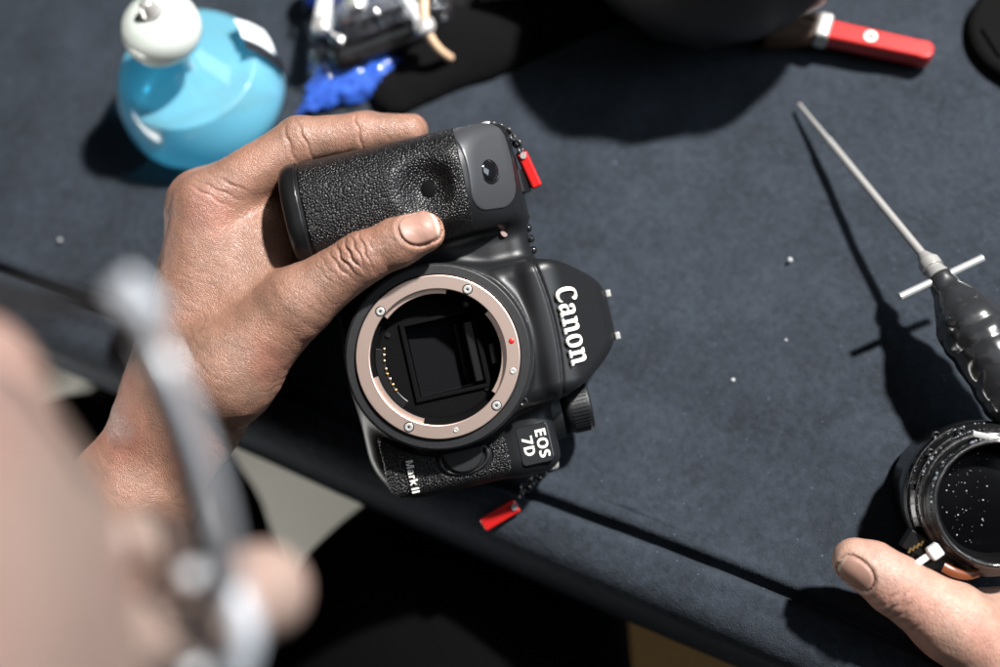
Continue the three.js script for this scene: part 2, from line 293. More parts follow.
// leather-grain covering on the grip: a shell 0.7 mm proud of it
const gripCover = (x, y, z) => { const s = smin(gripField(x, y, z), sdBox(x, y, z, -12.5, -1, -32, 67.5, 37, 17, 8), 6) - 0.75; return smax(smax(smax(s, x + 43 + 0.1 * y, 0.8), (y - 25.5), 0.8), -(y + 37.2), 0.8); };
part('grip_rubber', meshField((x, y, z) => smax(gripCover(x, y, z), -(z + 46), 0.8), [-94, -54, -52], [-36, 34, 20], 0.7), rubberBlack, dslr, 'pebbled black rubber grip');
// leather panel on the other side of the mount
const panelField = (x, y, z) => {
  const base = sdBox(x, y, z, -12.5, -1, -32, 67.5, 37, 17, 8) - 0.55, out = Math.hypot(x - 41, (y + 0) * 0.55) ;
  let d = smax(base, -(Math.hypot(x, y) - 40.5), 1); d = smax(d, Math.abs(y + 6.5) - 26, 2); d = smax(d, (x - 49) * 0.62 - (y + 26) * 0.78 - 4.6, 2); d = smax(d, x - 53, 1); d = smax(d, -(x - 22), 1); d = smax(d, -(z + 24), 1);
  return smax(d, -(Math.hypot(Math.max(0, Math.abs(y - 0.5) - 5), x - 42) - 6.6), 0.5);
};
part('side_leather', meshField(panelField, [18, -42, -30], [60, 30, -10], 0.6), rubberBlack, dslr, 'leather grained panel beside the mount');
{ // grip foot with a bright worn edge
  part('grip_foot', meshField((x, y, z) => smax(gripField(x, y, z) - 1.1, Math.abs(y + 41.6) - 3.6, 0.8), [-92, -52, -50], [-40, -34, 18], 0.7), plasticDark, dslr);
}
{ // mount
  const ring = new THREE.Shape(); ring.absarc(0, 0, 32.2, 0, Math.PI * 2); const hole = new THREE.Path(); hole.absarc(0, 0, 26.7, 0, Math.PI * 2, true); ring.holes.push(hole);
  const mount = part('mount_ring', MM(plate(ring, 3, 0.35, 2, 96).translate(0, 0, -2.4)), mountMetal, dslr, 'bare metal lens mount with a rosy sheen');
  const lip = new THREE.Shape(); lip.absarc(0, 0, 36.4, 0, Math.PI * 2); const lh = new THREE.Path(); lh.absarc(0, 0, 32.5, 0, Math.PI * 2, true); lip.holes.push(lh);
  part('mount_collar', MM(plate(lip, 1.6, 0.5, 2, 96).translate(0, 0, -2.6)), plasticBlack, dslr);
  const ang = (px, py) => { const [x, y] = px2(px, py); return Math.atan2(y, x); };
  for (const [p, q] of [[[384, 317], [446, 292]], [[494, 305], [497, 395]], [[424, 420], [376, 377]]]) {
    let a0 = ang(...q), a1 = ang(...p); if (a1 < a0) a1 += Math.PI * 2; if (a1 - a0 > Math.PI) { [a0, a1] = [a1, a0 + Math.PI * 2]; }
    part('bayonet_tab', MM(plate(sector(24.9, 27.2, a0, a1), 1.4, 0.2, 1, 40).translate(0, 0, -3.4)), mountMetal, mount);
  }
  const screw = (px, py, r, mat, parent, z = 0.65, name = 'screw') => {
    const [x, y] = px2(px, py), s = part(name, MM(new THREE.LatheGeometry([[0, 0.1], [r * 0.35, 0.1], [r * 0.45, 0.28], [r * 0.85, 0.28], [r, 0]].map(p => new THREE.Vector2(...p)), 20).rotateX(Math.PI / 2).translate(x, y, z)), mat, parent);
    return s;
  };
  for (const [x, y] of [[380.5, 311.5], [467.5, 289.5], [496.5, 405.5], [409, 427]]) { const s = screw(x, y, 1.75, steel, mount); const c = px2(x, y); part('screw_socket', MM(new THREE.TorusGeometry(1.85, 0.22, 6, 20).translate(c[0], c[1], 0.6)), innerBlack, mount); part('screw_cross', MM(mergeGeometries([new THREE.BoxGeometry(1.3, 0.35, 0.2), new THREE.BoxGeometry(0.35, 1.3, 0.201)]).rotateZ(rnd()).translate(c[0], c[1], 0.78)), innerBlack, mount); }
  screw(456, 430, 1.1, steel, mount, 0.7, 'locating_pin'); screw(513, 371, 1.3, steel, mount, 0.7, 'locating_pin');
  { const [x, y] = px2(511.5, 341); part('index_dot', MM(new THREE.SphereGeometry(1.15, 16, 8).scale(1, 1, 0.4).translate(x, y, 0.6)), redPlastic, mount, 'small red alignment dot'); }
  { const [x, y] = px2(523, 402, -4); part('body_screw', MM(new THREE.LatheGeometry([[0, 0], [0.8, 0], [1, 0.4], [1.9, 0.4], [2.1, 0]].map(p => new THREE.Vector2(...p)), 20).rotateX(Math.PI / 2).translate(x, y, -2.2)), plasticDark, dslr); }
  // bore, mirror box and what is in it
  const bore = [[27.1, -2.2], [27.1, -6], [25.6, -6.2], [25.6, -9], [24.6, -9.2], [24.4, -17]].map(p => new THREE.Vector2(...p));
  part('mount_bore', MM(new THREE.LatheGeometry(bore, 80).rotateX(Math.PI / 2)), innerBlack, dslr);
  const plt = new THREE.Shape(); plt.absarc(0, 0, 24.6, 0, Math.PI * 2); const win = new THREE.Path(); win.moveTo(-15, -12); win.lineTo(-15, 16.5); win.lineTo(15, 16.5); win.lineTo(15, -12); win.closePath(); plt.holes.push(win);
  const box = part('mirror_box', MM(plate(plt, 1.5, 0.2, 1, 48).translate(0, 0, -13.5)), innerBlack, dslr);
  const frame = new THREE.Shape(); frame.moveTo(-16.2, -13); frame.lineTo(16.2, -13); frame.lineTo(16.2, 18); frame.lineTo(-16.2, 18); frame.closePath(); const fw = new THREE.Path(); fw.moveTo(-14.6, -11.2); fw.lineTo(-14.6, 16); fw.lineTo(14.6, 16); fw.lineTo(14.6, -11.2); fw.closePath(); frame.holes.push(fw);
  part('mirror_frame', MM(plate(frame, 3.2, 0.3).translate(0, 0, -13.6)), innerBlack, box);
  part('mirror', MM(new THREE.BoxGeometry(29, 27, 1).rotateX(-0.22).translate(0, 2, -21)), glossBlack, box, 'dark glossy mirror inside the opening');
  part('mirror_hinge', MM(new RoundedBoxGeometry(25, 4.2, 3, 2, 0.8).translate(1, 14, -13.5)), plasticDark, box);
  part('lock_lever', MM(new RoundedBoxGeometry(9, 2.6, 3, 2, 0.8).translate(3.5, 21.3, -9)), plasticDark, box);
  part('contact_block', MM(plate(sector(21.4, 25.4, Math.PI - 0.35, Math.PI + 0.75).clone(), 3, 0.3).rotateZ(0).translate(0, 0, -9.5)).rotateZ(1.57), plasticDark, box);
  const cs = [[384, 349], [384, 355], [384.3, 361], [386, 369], [387.5, 374], [390, 379], [393, 384.5], [396, 390]];
  for (const [px, py] of cs) { const [x, y] = px2(px, py, -6); part('contact_pin', MM(new THREE.SphereGeometry(0.72, 10, 8).translate(x, y, -6.4)), gold, box); }
  for (const [px, py] of [[388, 335], [466, 304], [487, 388]]) { const [x, y] = px2(px, py, -11); part('recess_screw', MM(disc(1.1, 0.6, 16).translate(x, y, -11.6)), plasticDark, box); }
}
{ // release button: a D of plastic in a moulded collar
  const s = new THREE.Shape(); s.moveTo(-4, -8.6); s.lineTo(-4, 8.6); s.quadraticCurveTo(5.4, 7.5, 5.4, 0); s.quadraticCurveTo(5.4, -7.5, -4, -8.6);
  part('release_button', MM(plate(s, 4, 0.8, 3).translate(42.5, 0.6, -16.5)), plasticBlack, dslr, 'D shaped lens release button');
  part('release_collar', MM(new THREE.TorusGeometry(6.6, 0.8, 8, 40).scale(0.92, 1.5, 1).translate(42.3, 0.6, -14.6)), plasticBlack, dslr);
}
{ // shutter button and shelf fittings
  const q = new THREE.Quaternion().setFromUnitVectors(V(0, 0, 1), V(0, 0.66, 0.75).normalize());
  const place = (g, x, y, z) => MM(g.applyQuaternion(q).translate(x, y, z));
  const y0 = 33.5, z0 = 9 - (y0 - 28) * 0.66 / 0.75;
  const shelfF = (x, y, z) => { const u = Math.abs(x + 69) - 17.5 + 8, v = Math.abs((y - y0) * 0.75 - (z - z0) * 0.66 - 3) - 12 + 8, o = Math.hypot(Math.max(u, 0), Math.max(v, 0)) + Math.min(Math.max(u, v), 0) - 8; return smax(smax(gripField(x, y, z) - 0.55, o, 0.6), -(gripField(x, y, z) + 1.5), 0.3); };
  part('shutter_shelf', meshField(shelfF, [-92, 20, -25], [-46, 52, 16], 0.6), std({ color: lin(0.05, 0.052, 0.057), roughness: 0.36, metalness: 0.3, bumpMap: grainTex, bumpScale: 0.00003 }), dslr);  // shelf coloured lighter than the shell, standing in for light from above
  const onShell = (x, y) => { let z = 20; for (let i = 0; i < 400 && shellField(x, y, z) > 0; i++) z -= Math.max(0.1, shellField(x, y, z) * 0.8); return z; };
  part('shutter_surround', place(new THREE.TorusGeometry(5.0, 0.55, 10, 40), -66.5, y0 + 2, z0 - 0.6), plasticDark, dslr);
  part('shutter_button', place(new THREE.SphereGeometry(4.8, 32, 16).scale(1, 1, 0.38), -66.5, y0 + 2, z0 - 0.6), glossBlack, dslr, 'domed glossy shutter button');
  part('timer_lamp', place(disc(1.9, 0.6, 24), -43, 36.2, onShell(-43, 36.2)), std({ color: lin(0.22, 0.15, 0.14), roughness: 0.3 }), dslr, 'small round reddish timer window');
  part('remote_window', MM(new THREE.SphereGeometry(3.4, 20, 12).scale(1.2, 1, 0.3).translate(-64, 11, 6.6)), innerBlack, dslr);
}
{ // hot shoe on the hump and mode dial beside it
  const shoe = part('hot_shoe', MM(new RoundedBoxGeometry(21, 2.2, 19, 2, 0.5).translate(-1, 71.4, -38)), plasticDark, dslr);
  for (const s of [-1, 1]) part('shoe_rail', MM(new RoundedBoxGeometry(3, 2.2, 18, 2, 0.4).translate(-1 + s * 9, 73.2, -38)), steel, shoe);
  const dial = part('mode_dial', MM(new THREE.LatheGeometry([[0, 12.5], [9.6, 12.5], [10.6, 11.6], [10.8, 4], [10.2, 0.5], [0, 0]].map(p => new THREE.Vector2(...p)), 48).translate(33, 43.5, -33)), plasticBlack, dslr);
  for (let k = 0; k < 44; k++) { const t = k / 44 * Math.PI * 2; part('knurl', MM(new THREE.BoxGeometry(0.6, 7, 0.7).rotateY(-t).translate(33 + 10.85 * Math.cos(t), 51.2, -33 + 10.85 * Math.sin(t))), plasticBlack, dial); }
  part('dial_base', MM(new THREE.CylinderGeometry(11.6, 12.6, 6, 40).translate(33, 40.5, -33)), plasticBlack, dslr);
  // top plate controls along the right shoulder, seen edge-on
  part('main_dial', MM(new THREE.CylinderGeometry(7, 7, 9, 30).rotateZ(Math.PI / 2).translate(-62, 44, -20)), plasticDark, dslr);
  for (let k = 0; k < 6; k++) part('top_button', MM(new THREE.SphereGeometry(1.7, 14, 10).scale(1, 0.9, 1).translate(-57 + k * 4.6, 46.6, -20 - (k % 2) * 2)), glossBlack, dslr);
  part('top_display', MM(new RoundedBoxGeometry(34, 2, 22, 2, 0.8).translate(-48, 45.6, -36)), glossBlack, dslr);
}
{ // lettering
  const text = (str, font, size, depth) => { const g = new TextGeometry(str, { font, size, depth, curveSegments: 6, bevelEnabled: false }); g.computeBoundingBox(); const b = g.boundingBox; g.translate(-(b.min.x + b.max.x) / 2, -(b.min.y + b.max.y) / 2, 0); return g; };
  const qp = new THREE.Quaternion().setFromUnitVectors(V(0, 0, 1), V(0, 0.72, 0.70).normalize());
  const canon = text('Canon', serifBold, 9.6, 0.7); { canon.computeBoundingBox(); const w = canon.boundingBox.max.x - canon.boundingBox.min.x; canon.scale(31 / w, 1.25, 1); }
  part('brand_lettering', MM(canon.applyQuaternion(qp).translate(-0.5, 54.5, -5.2)), printWhite, dslr, 'pale raised brand lettering');
  // model badge on the shoulder slope
  const badge = part('model_badge', MM(plate(roundRect(-8, -6.6, 8, 6.6, 2), 1.2, 0.3).translate(43, 29.6, -15.2)), glossBlack, dslr);
  part('model_lettering', MM(text('EOS', sansBold, 4.3, 0.25).scale(1.12, 1, 1).translate(43.2, 32.8, -13.9)), printWhite, badge);
  part('model_lettering', MM(text('7D', sansBold, 4.3, 0.25).scale(1.12, 1, 1).translate(43.2, 27, -13.9)), printWhite, badge);
  { const mk = text('Mark', sansBold, 3.0, 0.4).translate(-1.3, 0, 0); mk.computeBoundingBox(); const b = mk.boundingBox, bars = [1.7, 3.0].map(o => new THREE.BoxGeometry(0.66, (b.max.y - b.min.y) * 0.94, 0.4).translate(b.max.x + o - 0.2, b.min.y + (b.max.y - b.min.y) * 0.47, 0.2).toNonIndexed()); part('version_lettering', MM(mergeGeometries([mk.index ? mk.toNonIndexed() : mk, ...bars]).translate(44.6, -21.2, -13.6)), printWhite, dslr); }
}

// ------------------------------------------------------------------ the sitter: hands, arms, head
const mm = v => v.clone().multiplyScalar(1000);
const J = (px, py, z, r) => ({ p: mm(at(px, py, z)), r });
const seg = (a, b) => cone(a.p, b.p, a.r, b.r);
function boundsOf(js, pad) { const lo = [1e9, 1e9, 1e9], hi = [-1e9, -1e9, -1e9]; for (const j of js) [j.p.x, j.p.y, j.p.z].forEach((c, i) => { lo[i] = Math.min(lo[i], c - j.r - pad); hi[i] = Math.max(hi[i], c + j.r + pad); }); return [lo, hi]; }
const vc = { x: camDir(1, 0, 0), y: camDir(0, 1, 0), z: camDir(0, 0, 1) };
// creases: lines across a digit at given spots along it, on the side that faces `face`
function creases(a, b, face, list) { // list: [t along, width mm, depth mm, slant, half-width angle cosine]
  const ax = b.p.clone().sub(a.p), L = ax.length(); ax.divideScalar(L); const f = face.clone().addScaledVector(ax, -face.dot(ax)).normalize(), s = new THREE.Vector3().crossVectors(ax, f);
  return (x, y, z) => {
    const dx = x - a.p.x, dy = y - a.p.y, dz = z - a.p.z, t = dx * ax.x + dy * ax.y + dz * ax.z; if (t < -8 || t > L + 8) return 0;
    const u = dx * f.x + dy * f.y + dz * f.z, v = dx * s.x + dy * s.y + dz * s.z, c = u / (Math.hypot(u, v) + 1e-6); if (c < 0) return 0;
    let d = 0;
    for (const [t0, w, dep, slant, lim, curve = 0, off = 0] of list) { const q = (t - t0 - slant * v - curve * v * v + 0.35 * Math.sin(v * 0.9 + t0)) / w; if (q > 4 || q < -4) continue; d += dep * Math.exp(-q * q) * clamp((c - lim) / 0.22) * clamp(1.3 - Math.abs(v - off) / 7.5); }
    return d;
  };
}
function nailOn(tip, base, face, len, wid, back) { // a nail plate region on a fingertip
  const ax = tip.p.clone().sub(base.p).normalize(), f = face.clone().addScaledVector(ax, -face.dot(ax)).normalize(), s = new THREE.Vector3().crossVectors(ax, f);
  const c = tip.p.clone().addScaledVector(ax, back);
  const loc = (x, y, z) => { const dx = x - c.x, dy = y - c.y, dz = z - c.z; return [dx * ax.x + dy * ax.y + dz * ax.z, dx * s.x + dy * s.y + dz * s.z, dx * f.x + dy * f.y + dz * f.z]; };
  const shape = (x, y, z) => { const [t, v, u] = loc(x, y, z); if (u < 1) return 9; const q = Math.pow(Math.pow(Math.abs(t) / len, 2.6) + Math.pow(Math.abs(v) / wid, 2.6), 1 / 2.6); return (q - 1) * Math.min(len, wid); };
  return { loc, shape, c, ax, f, s };
}
const skinTone = base => (x, y, z) => { // blotches, freckles and a little redness
  const n = fbm(x / 14, y / 14, z / 14, 3) - 0.5, m = fbm(x / 2.2, y / 2.2, z / 2.2, 3) - 0.5, sp = clamp((vnoise(x / 1.7 + 9, y / 1.7, z / 1.7) - 0.80) * 4), red = clamp((fbm(x / 22 + 5, y / 22, z / 22, 2) - 0.5) * 3), r = 1 + n * 0.5 + m * 0.34 - sp * 0.22;
  return [base[0] * r * (1 + red * 0.05), base[1] * (r - n * 0.2) * (1 - red * 0.12), base[2] * (r - n * 0.25) * (1 - red * 0.10)];
};
const skinBase = [0.232, 0.124, 0.086];
function hand(def) { // def: digits (lists of joints), palm (pairs), extra (displacement)
  const palm = def.palm.map(([a, b]) => seg(a, b)), digits = def.digits.map(d => d.slice(1).map((j, i) => seg(d[i], j)));
  return (x, y, z) => {
    let d = 1e9; for (const p of palm) d = smin(d, p(x, y, z), 11);
    let outD = d;
    for (const dg of digits) { let e = 1e9; for (const c of dg) e = smin(e, c(x, y, z), 3); outD = smin(outD, e, e < d ? 5 : 5); }
    if (outD < 4 && outD > -4 && def.extra) outD += def.extra(x, y, z);
    return outD;
  };
}
const person = thing('person', 'person leaning in at lower left, bowed head with glasses, both bare hands working', 'person');
const skinParts = [], nails = [];
let thumbTipLeft;
{ // left hand holding the camera
  const wrist = J(183, 410, 0.512, 21), fore = J(128, 505, 0.515, 25), fore2 = J(50, 640, 0.51, 31), elbow = J(-70, 850, 0.50, 38);
  const wristB = J(172, 400, 0.535, 17);
  const mcp = [J(206, 205, 0.503, 12.5), J(203, 205, 0.523, 12.5), J(207, 214, 0.542, 12), J(214, 226, 0.56, 11)];
  const pip = [J(300, 141, 0.505, 9.6), J(300, 141, 0.527, 9.6), J(298, 150, 0.546, 9), J(290, 170, 0.563, 8)];
  const dip = [J(360, 134, 0.507, 8.2), J(366, 132, 0.529, 8.2), J(356, 142, 0.548, 8), J(340, 160, 0.564, 7)];
  const tip = [J(408, 131, 0.508, 6.6), J(412, 130, 0.530, 6.8), J(398, 140, 0.55, 6.6), J(378, 156, 0.565, 6)];
  const tCMC = J(226, 372, 0.497, 19), tMCP = J(298, 302, 0.487, 13.2), tIP = J(362, 258, 0.481, 9.9), tTip = J(424, 232, 0.4795, 7.9), tMid = J(398, 242, 0.4798, 9.2);
  thumbTipLeft = tTip;
  const palm = [[wrist, mcp[0]], [wristB, mcp[1]], [wristB, mcp[2]], [wristB, mcp[3]], [wrist, tCMC], [tCMC, tMCP], [wrist, wristB],
    [J(232, 320, 0.505, 11), J(212, 240, 0.506, 11)], [J(245, 300, 0.505, 9), J(225, 225, 0.507, 9)], [J(235, 310, 0.518, 15), J(262, 225, 0.526, 13)], [J(250, 300, 0.535, 14), J(285, 225, 0.545, 12)], [J(262, 190, 0.526, 10), mcp[1]], [J(258, 205, 0.513, 9), J(268, 240, 0.509, 9)], [J(268, 240, 0.509, 9), J(282, 285, 0.501, 9)], [J(245, 250, 0.511, 10), J(250, 295, 0.505, 10)], [fore, wrist], [fore2, fore], [elbow, fore2]];
  const thumbFace = vc.z.clone().addScaledVector(vc.y, 0.28).addScaledVector(vc.x, -0.05);
  const nail = nailOn(tTip, tMid, thumbFace, 7.6, 6.6, -0.6);
  const cr = creases(tMCP, tIP, thumbFace, [[L0(tMCP, tIP) - 7, 0.55, 0.42, 0.12, 0.25, 0.012], [L0(tMCP, tIP) - 4.2, 0.6, 0.75, 0.08, 0.15, 0.016], [L0(tMCP, tIP) - 0.8, 0.6, 0.8, 0.0, 0.15, 0.012], [L0(tMCP, tIP) + 2.4, 0.5, 0.6, -0.06, 0.2, -0.014], [L0(tMCP, tIP) + 5.2, 0.5, 0.6, -0.12, 0.2, -0.016], [L0(tMCP, tIP) - 10.5, 0.5, 0.25, 0.2, 0.3, 0.01], [L0(tMCP, tIP) - 13.5, 0.5, 0.18, 0.2, 0.3, 0.01], [L0(tMCP, tIP) + 8, 0.45, 0.3, -0.15, 0.3, -0.02]]);
  function L0(a, b) { return a.p.distanceTo(b.p); }
  const crI = creases(pip[0], dip[0], vc.z, [[2, 0.7, 0.7, 0.3, 0.1], [L0(pip[0], dip[0]) - 0.5, 0.6, 0.6, 0.1, 0.1]]);
  const crM = creases(mcp[0], pip[0], vc.z, [[4, 0.7, 0.4, 0.5, 0.0], [8, 0.8, 0.4, 0.6, 0.0], [13, 0.8, 0.35, 0.6, 0], [L0(mcp[0], pip[0]) - 4, 0.8, 0.5, -0.3, 0.0]]);
  const tipC = tTip.p;
  const extra = (x, y, z) => {
    let e = cr(x, y, z) + crI(x, y, z) + crM(x, y, z);
    const far = Math.hypot(x - tipC.x, y - tipC.y, z - tipC.z);
    if (far < 16) { const q = nail.shape(x, y, z); if (q < 4) e += 0.5 * Math.exp(-((q / 0.5) ** 2)) + (q < 0 ? 0.35 : 0) - 0.35 * Math.exp(-(((q - 1.5) / 0.9) ** 2)); }
    e += 0.5 * (fbm(x / 7, y / 7, z / 7, 2) - 0.5);
    // tendon and fold lines over the thenar
    const w = vnoise(x / 9 + 3, y / 9, z / 9) * 2 + (x * 0.55 - z * 0.35 + y * 0.2) / 3.1; e += 0.09 * Math.pow(Math.abs(Math.sin(w * 2.6)), 6) * clamp((fbm(x / 18, y / 18, z / 18 + 4, 2) - 0.42) * 5);
    return e;
  };
  const fld = hand({ palm, digits: [[mcp[0], pip[0], dip[0], tip[0]], [mcp[1], pip[1], dip[1], tip[1]], [mcp[2], pip[2], dip[2], tip[2]], [mcp[3], pip[3], dip[3], tip[3]], [tMCP, tIP, tMid, tTip]], extra });
  // the palm gives way where the camera presses into it
  const [lo, hi] = boundsOf([wrist, wristB, fore, fore2, ...mcp, ...pip, ...dip, ...tip, tCMC, tMCP, tIP, tTip], 3);
  const tone = skinTone(skinBase), ipP = tIP.p, mcpP = mcp[0].p;
  skinParts.push(meshField(fld, lo, hi, 0.62, (x, y, z) => {
    const c = tone(x, y, z), near = Math.exp(-(((x - ipP.x) ** 2 + (y - ipP.y) ** 2 + (z - ipP.z) ** 2) / 160)), far = Math.exp(-(((x - tipC.x) ** 2 + (y - tipC.y) ** 2 + (z - tipC.z) ** 2) / 90)), kn = Math.exp(-(((x - mcpP.x) ** 2 + (y - mcpP.y) ** 2 + (z - mcpP.z) ** 2) / 300));
    const k = near * 0.16 + kn * 0.08; return [c[0] * (1 - k * 0.6 + far * 0.06), c[1] * (1 - k * 1.3 - far * 0.02), c[2] * (1 - k * 1.3)];
  }));
  nails.push([(x, y, z) => smax(Math.max(fld(x, y, z) - 0.75, -(fld(x, y, z) + 0.9)), nail.shape(x, y, z) + 0.35, 0.3), tTip.p, nail]);
  // index nail edge is turned away; fingertips get none in view
}
{ // right hand with the lens
  const tip = J(855, 560, 0.474, 8.4), mid = J(872, 568, 0.473, 9.8), ip = J(894, 584, 0.472, 11.2), mcp = J(952, 622, 0.474, 14.5), cmc = J(1022, 672, 0.482, 19), wr = J(1095, 745, 0.495, 23), fo = J(1040, 930, 0.52, 29), el = J(860, 1240, 0.55, 38);
  const im = J(1062, 615, 0.50, 13), ip2 = J(1085, 560, 0.53, 10), id = J(1045, 530, 0.545, 8.5), it = J(1005, 520, 0.548, 7.2);
  const mm2 = J(1082, 640, 0.515, 13), mp = J(1095, 590, 0.55, 10), md = J(1050, 560, 0.562, 8.5), mt = J(1008, 552, 0.563, 7.2);
  const rm = J(1090, 668, 0.53, 12), rp = J(1098, 620, 0.565, 9.5), rd = J(1055, 595, 0.575, 8), rt = J(1016, 588, 0.575, 7);
  const pm = J(1098, 700, 0.54, 11), pp = J(1098, 660, 0.575, 8.5), pd = J(1062, 636, 0.583, 7), pt = J(1030, 626, 0.583, 6);
  const palm = [[wr, im], [wr, mm2], [wr, rm], [wr, pm], [wr, cmc], [cmc, mcp], [cmc, im], [J(985, 615, 0.488, 10), J(1050, 610, 0.50, 11)], [fo, wr], [el, fo]];
  const face = vc.z.clone().multiplyScalar(0.95).addScaledVector(vc.x, -0.4).addScaledVector(vc.y, -0.55);
  const nail = nailOn(tip, mid, face, 6.8, 6.0, -1.2);
  const face2 = vc.z.clone().addScaledVector(vc.y, -0.45).addScaledVector(vc.x, -0.3), L = mcp.p.distanceTo(ip.p);
  const cr = creases(mcp, ip, face2, [[L - 8, 0.9, 0.3, 0.1, 0.05, 0.006], [L - 4.5, 0.9, 0.55, 0.06, 0.05, 0.006], [L - 1, 0.9, 0.6, 0.03, 0.05, 0.0], [L + 2.2, 0.9, 0.45, -0.05, 0.05, -0.006], [L - 12, 0.8, 0.2, 0.1, 0.1, 0.006]]);
  const tipC = tip.p;
  const extra = (x, y, z) => { let e = cr(x, y, z) + 0.5 * (fbm(x / 7, y / 7, z / 7, 2) - 0.5); if (Math.hypot(x - tipC.x, y - tipC.y, z - tipC.z) < 16) { const q = nail.shape(x, y, z); if (q < 4) e += 0.4 * Math.exp(-((q / 0.5) ** 2)) + (q < 0 ? 0.35 : 0) - 0.3 * Math.exp(-(((q - 1.5) / 0.9) ** 2)); } return e; };
  const fld = hand({ palm, digits: [[im, ip2, id, it], [mm2, mp, md, mt], [rm, rp, rd, rt], [pm, pp, pd, pt], [mcp, ip, mid, tip]], extra });
  const [lo, hi] = boundsOf([tip, ip, mcp, cmc, wr, fo, im, ip2, mp, rp, pp, pt, it], 3);
  skinParts.push(meshField(fld, lo, hi, 0.7, skinTone([0.40, 0.245, 0.185])));
  nails.push([(x, y, z) => smax(Math.max(fld(x, y, z) - 0.75, -(fld(x, y, z) + 0.9)), nail.shape(x, y, z) + 0.35, 0.3), tip.p, nail]);
}
// head: local frame in mm, x to the sitter's right, y to the crown, z out of the face; origin at the bridge of the nose
const HE = camDir(0.05, -1, 0).normalize(), HF0 = camDir(0.95, 0.04, -0.30), HF = HF0.addScaledVector(HE, -HF0.dot(HE)).normalize(), HU = new THREE.Vector3().crossVectors(HE, HF);
const HO = at(112, 650, 0.216);
const headM = new THREE.Matrix4().makeBasis(HE, HU, HF.clone()).setPosition(HO); // right, up, forward: left-handed order is fixed below
headM.makeBasis(HE.clone().negate(), HU, HF).setPosition(HO);               // x to the sitter's left keeps it right-handed
{
  const f = (x, y, z) => {
    const X = Math.abs(x);
    let d = sdEll(x, y, z, 0, 34, -92, 86, 88, 98);
    d = smin(d, sdEll(x, y, z, 0, -52, -48, 56, 66, 52), 24);
    d = smin(d, cone(V(12, 9, -9), V(44, 7, -24), 8.5, 8)(X, y, z), 10);      // brow
    d = smin(d, cone(V(46, -34, -26), V(62, -26, -60), 15, 12)(X, y, z), 14); // cheekbone
    d = smax(d, -sdEll(X, y, z, 32, -9, 2, 19, 13, 17), 9);                // eye socket
    d = smin(d, Math.hypot(X - 31, y + 10, z + 19) - 12.2, 1.5);             // eyeball under the lid
    d = smin(d, cone(V(0, -2, -3), V(0, -38, 30), 6, 10)(X, y, z), 6); d = smin(d, cone(V(7, -44, 14), V(13, -44, 8), 6.5, 6)(X, y, z), 4);
    d = smin(d, cone(V(0, -72, 0), V(16, -73, -8), 4.5, 3)(X, y, z), 3); d = smin(d, cone(V(0, -81, -1), V(14, -80, -8), 5, 3)(X, y, z), 3); d += 1.4 * Math.exp(-(((y + 76.5) / 1.2) ** 2)) * clamp((24 - X) / 4) * clamp((z + 20) / 8);
    d = smin(d, Math.hypot(x, y + 108, z + 14) - 16, 14);                    // chin
    const ear = Math.max(sdEll(X, y, z, 79, -16, -98, 8, 31, 18), -(sdEll(X, y, z, 86, -14, -94, 6, 20, 10))); d = smin(d, ear, 4);
    d = smin(d, cone(V(0, -60, -100), V(0, -170, -135), 56, 60)(x, y, z), 22); // neck
    return d;
  };
  const tone = skinTone([0.31, 0.222, 0.185]);
  const g = meshField(f, [-95, -190, -205], [95, 130, 40], 2.2, tone); g.applyMatrix4(headM); skinParts.push(g);
  const hairF = (x, y, z) => { const s = sdEll(x, y, z, 0, 34, -92, 86, 88, 98) - 4 - 3 * (vnoise(x / 5, y / 5, z / 9) - 0.5); const line = (z + 40) * 0.8 - (y - 84) * 0.3 + 0.0022 * x * x + 2; return smax(s, Math.max(line, -(y + 34 + (z + 95) * 0.3)), 4); };
  const hg = meshField(hairF, [-95, -60, -205], [95, 140, 20], 2.0); hg.applyMatrix4(headM);
  part('hair', hg, std({ color: lin(0.045, 0.042, 0.042), roughness: 0.7 }), person, 'short dark grey hair');
}
part('body', mergeGeometries(skinParts), skinMat, person);
for (const [f, c, n] of nails) part('fingernail', meshField(f, [c.x - 17, c.y - 17, c.z - 17], [c.x + 17, c.y + 17, c.z + 17], 0.45, (x, y, z) => { const [t, v] = n.loc(x, y, z), e = clamp((t - 5.6 + 0.03 * v * v) / 0.7), m = clamp((-t - 4.2 - 0.05 * v * v) / 1.5); return [mix(mix(0.275, 0.33, m * 0.5), 0.46, e), mix(mix(0.158, 0.21, m * 0.5), 0.38, e), mix(mix(0.122, 0.17, m * 0.5), 0.30, e)]; }), nailMat, person);
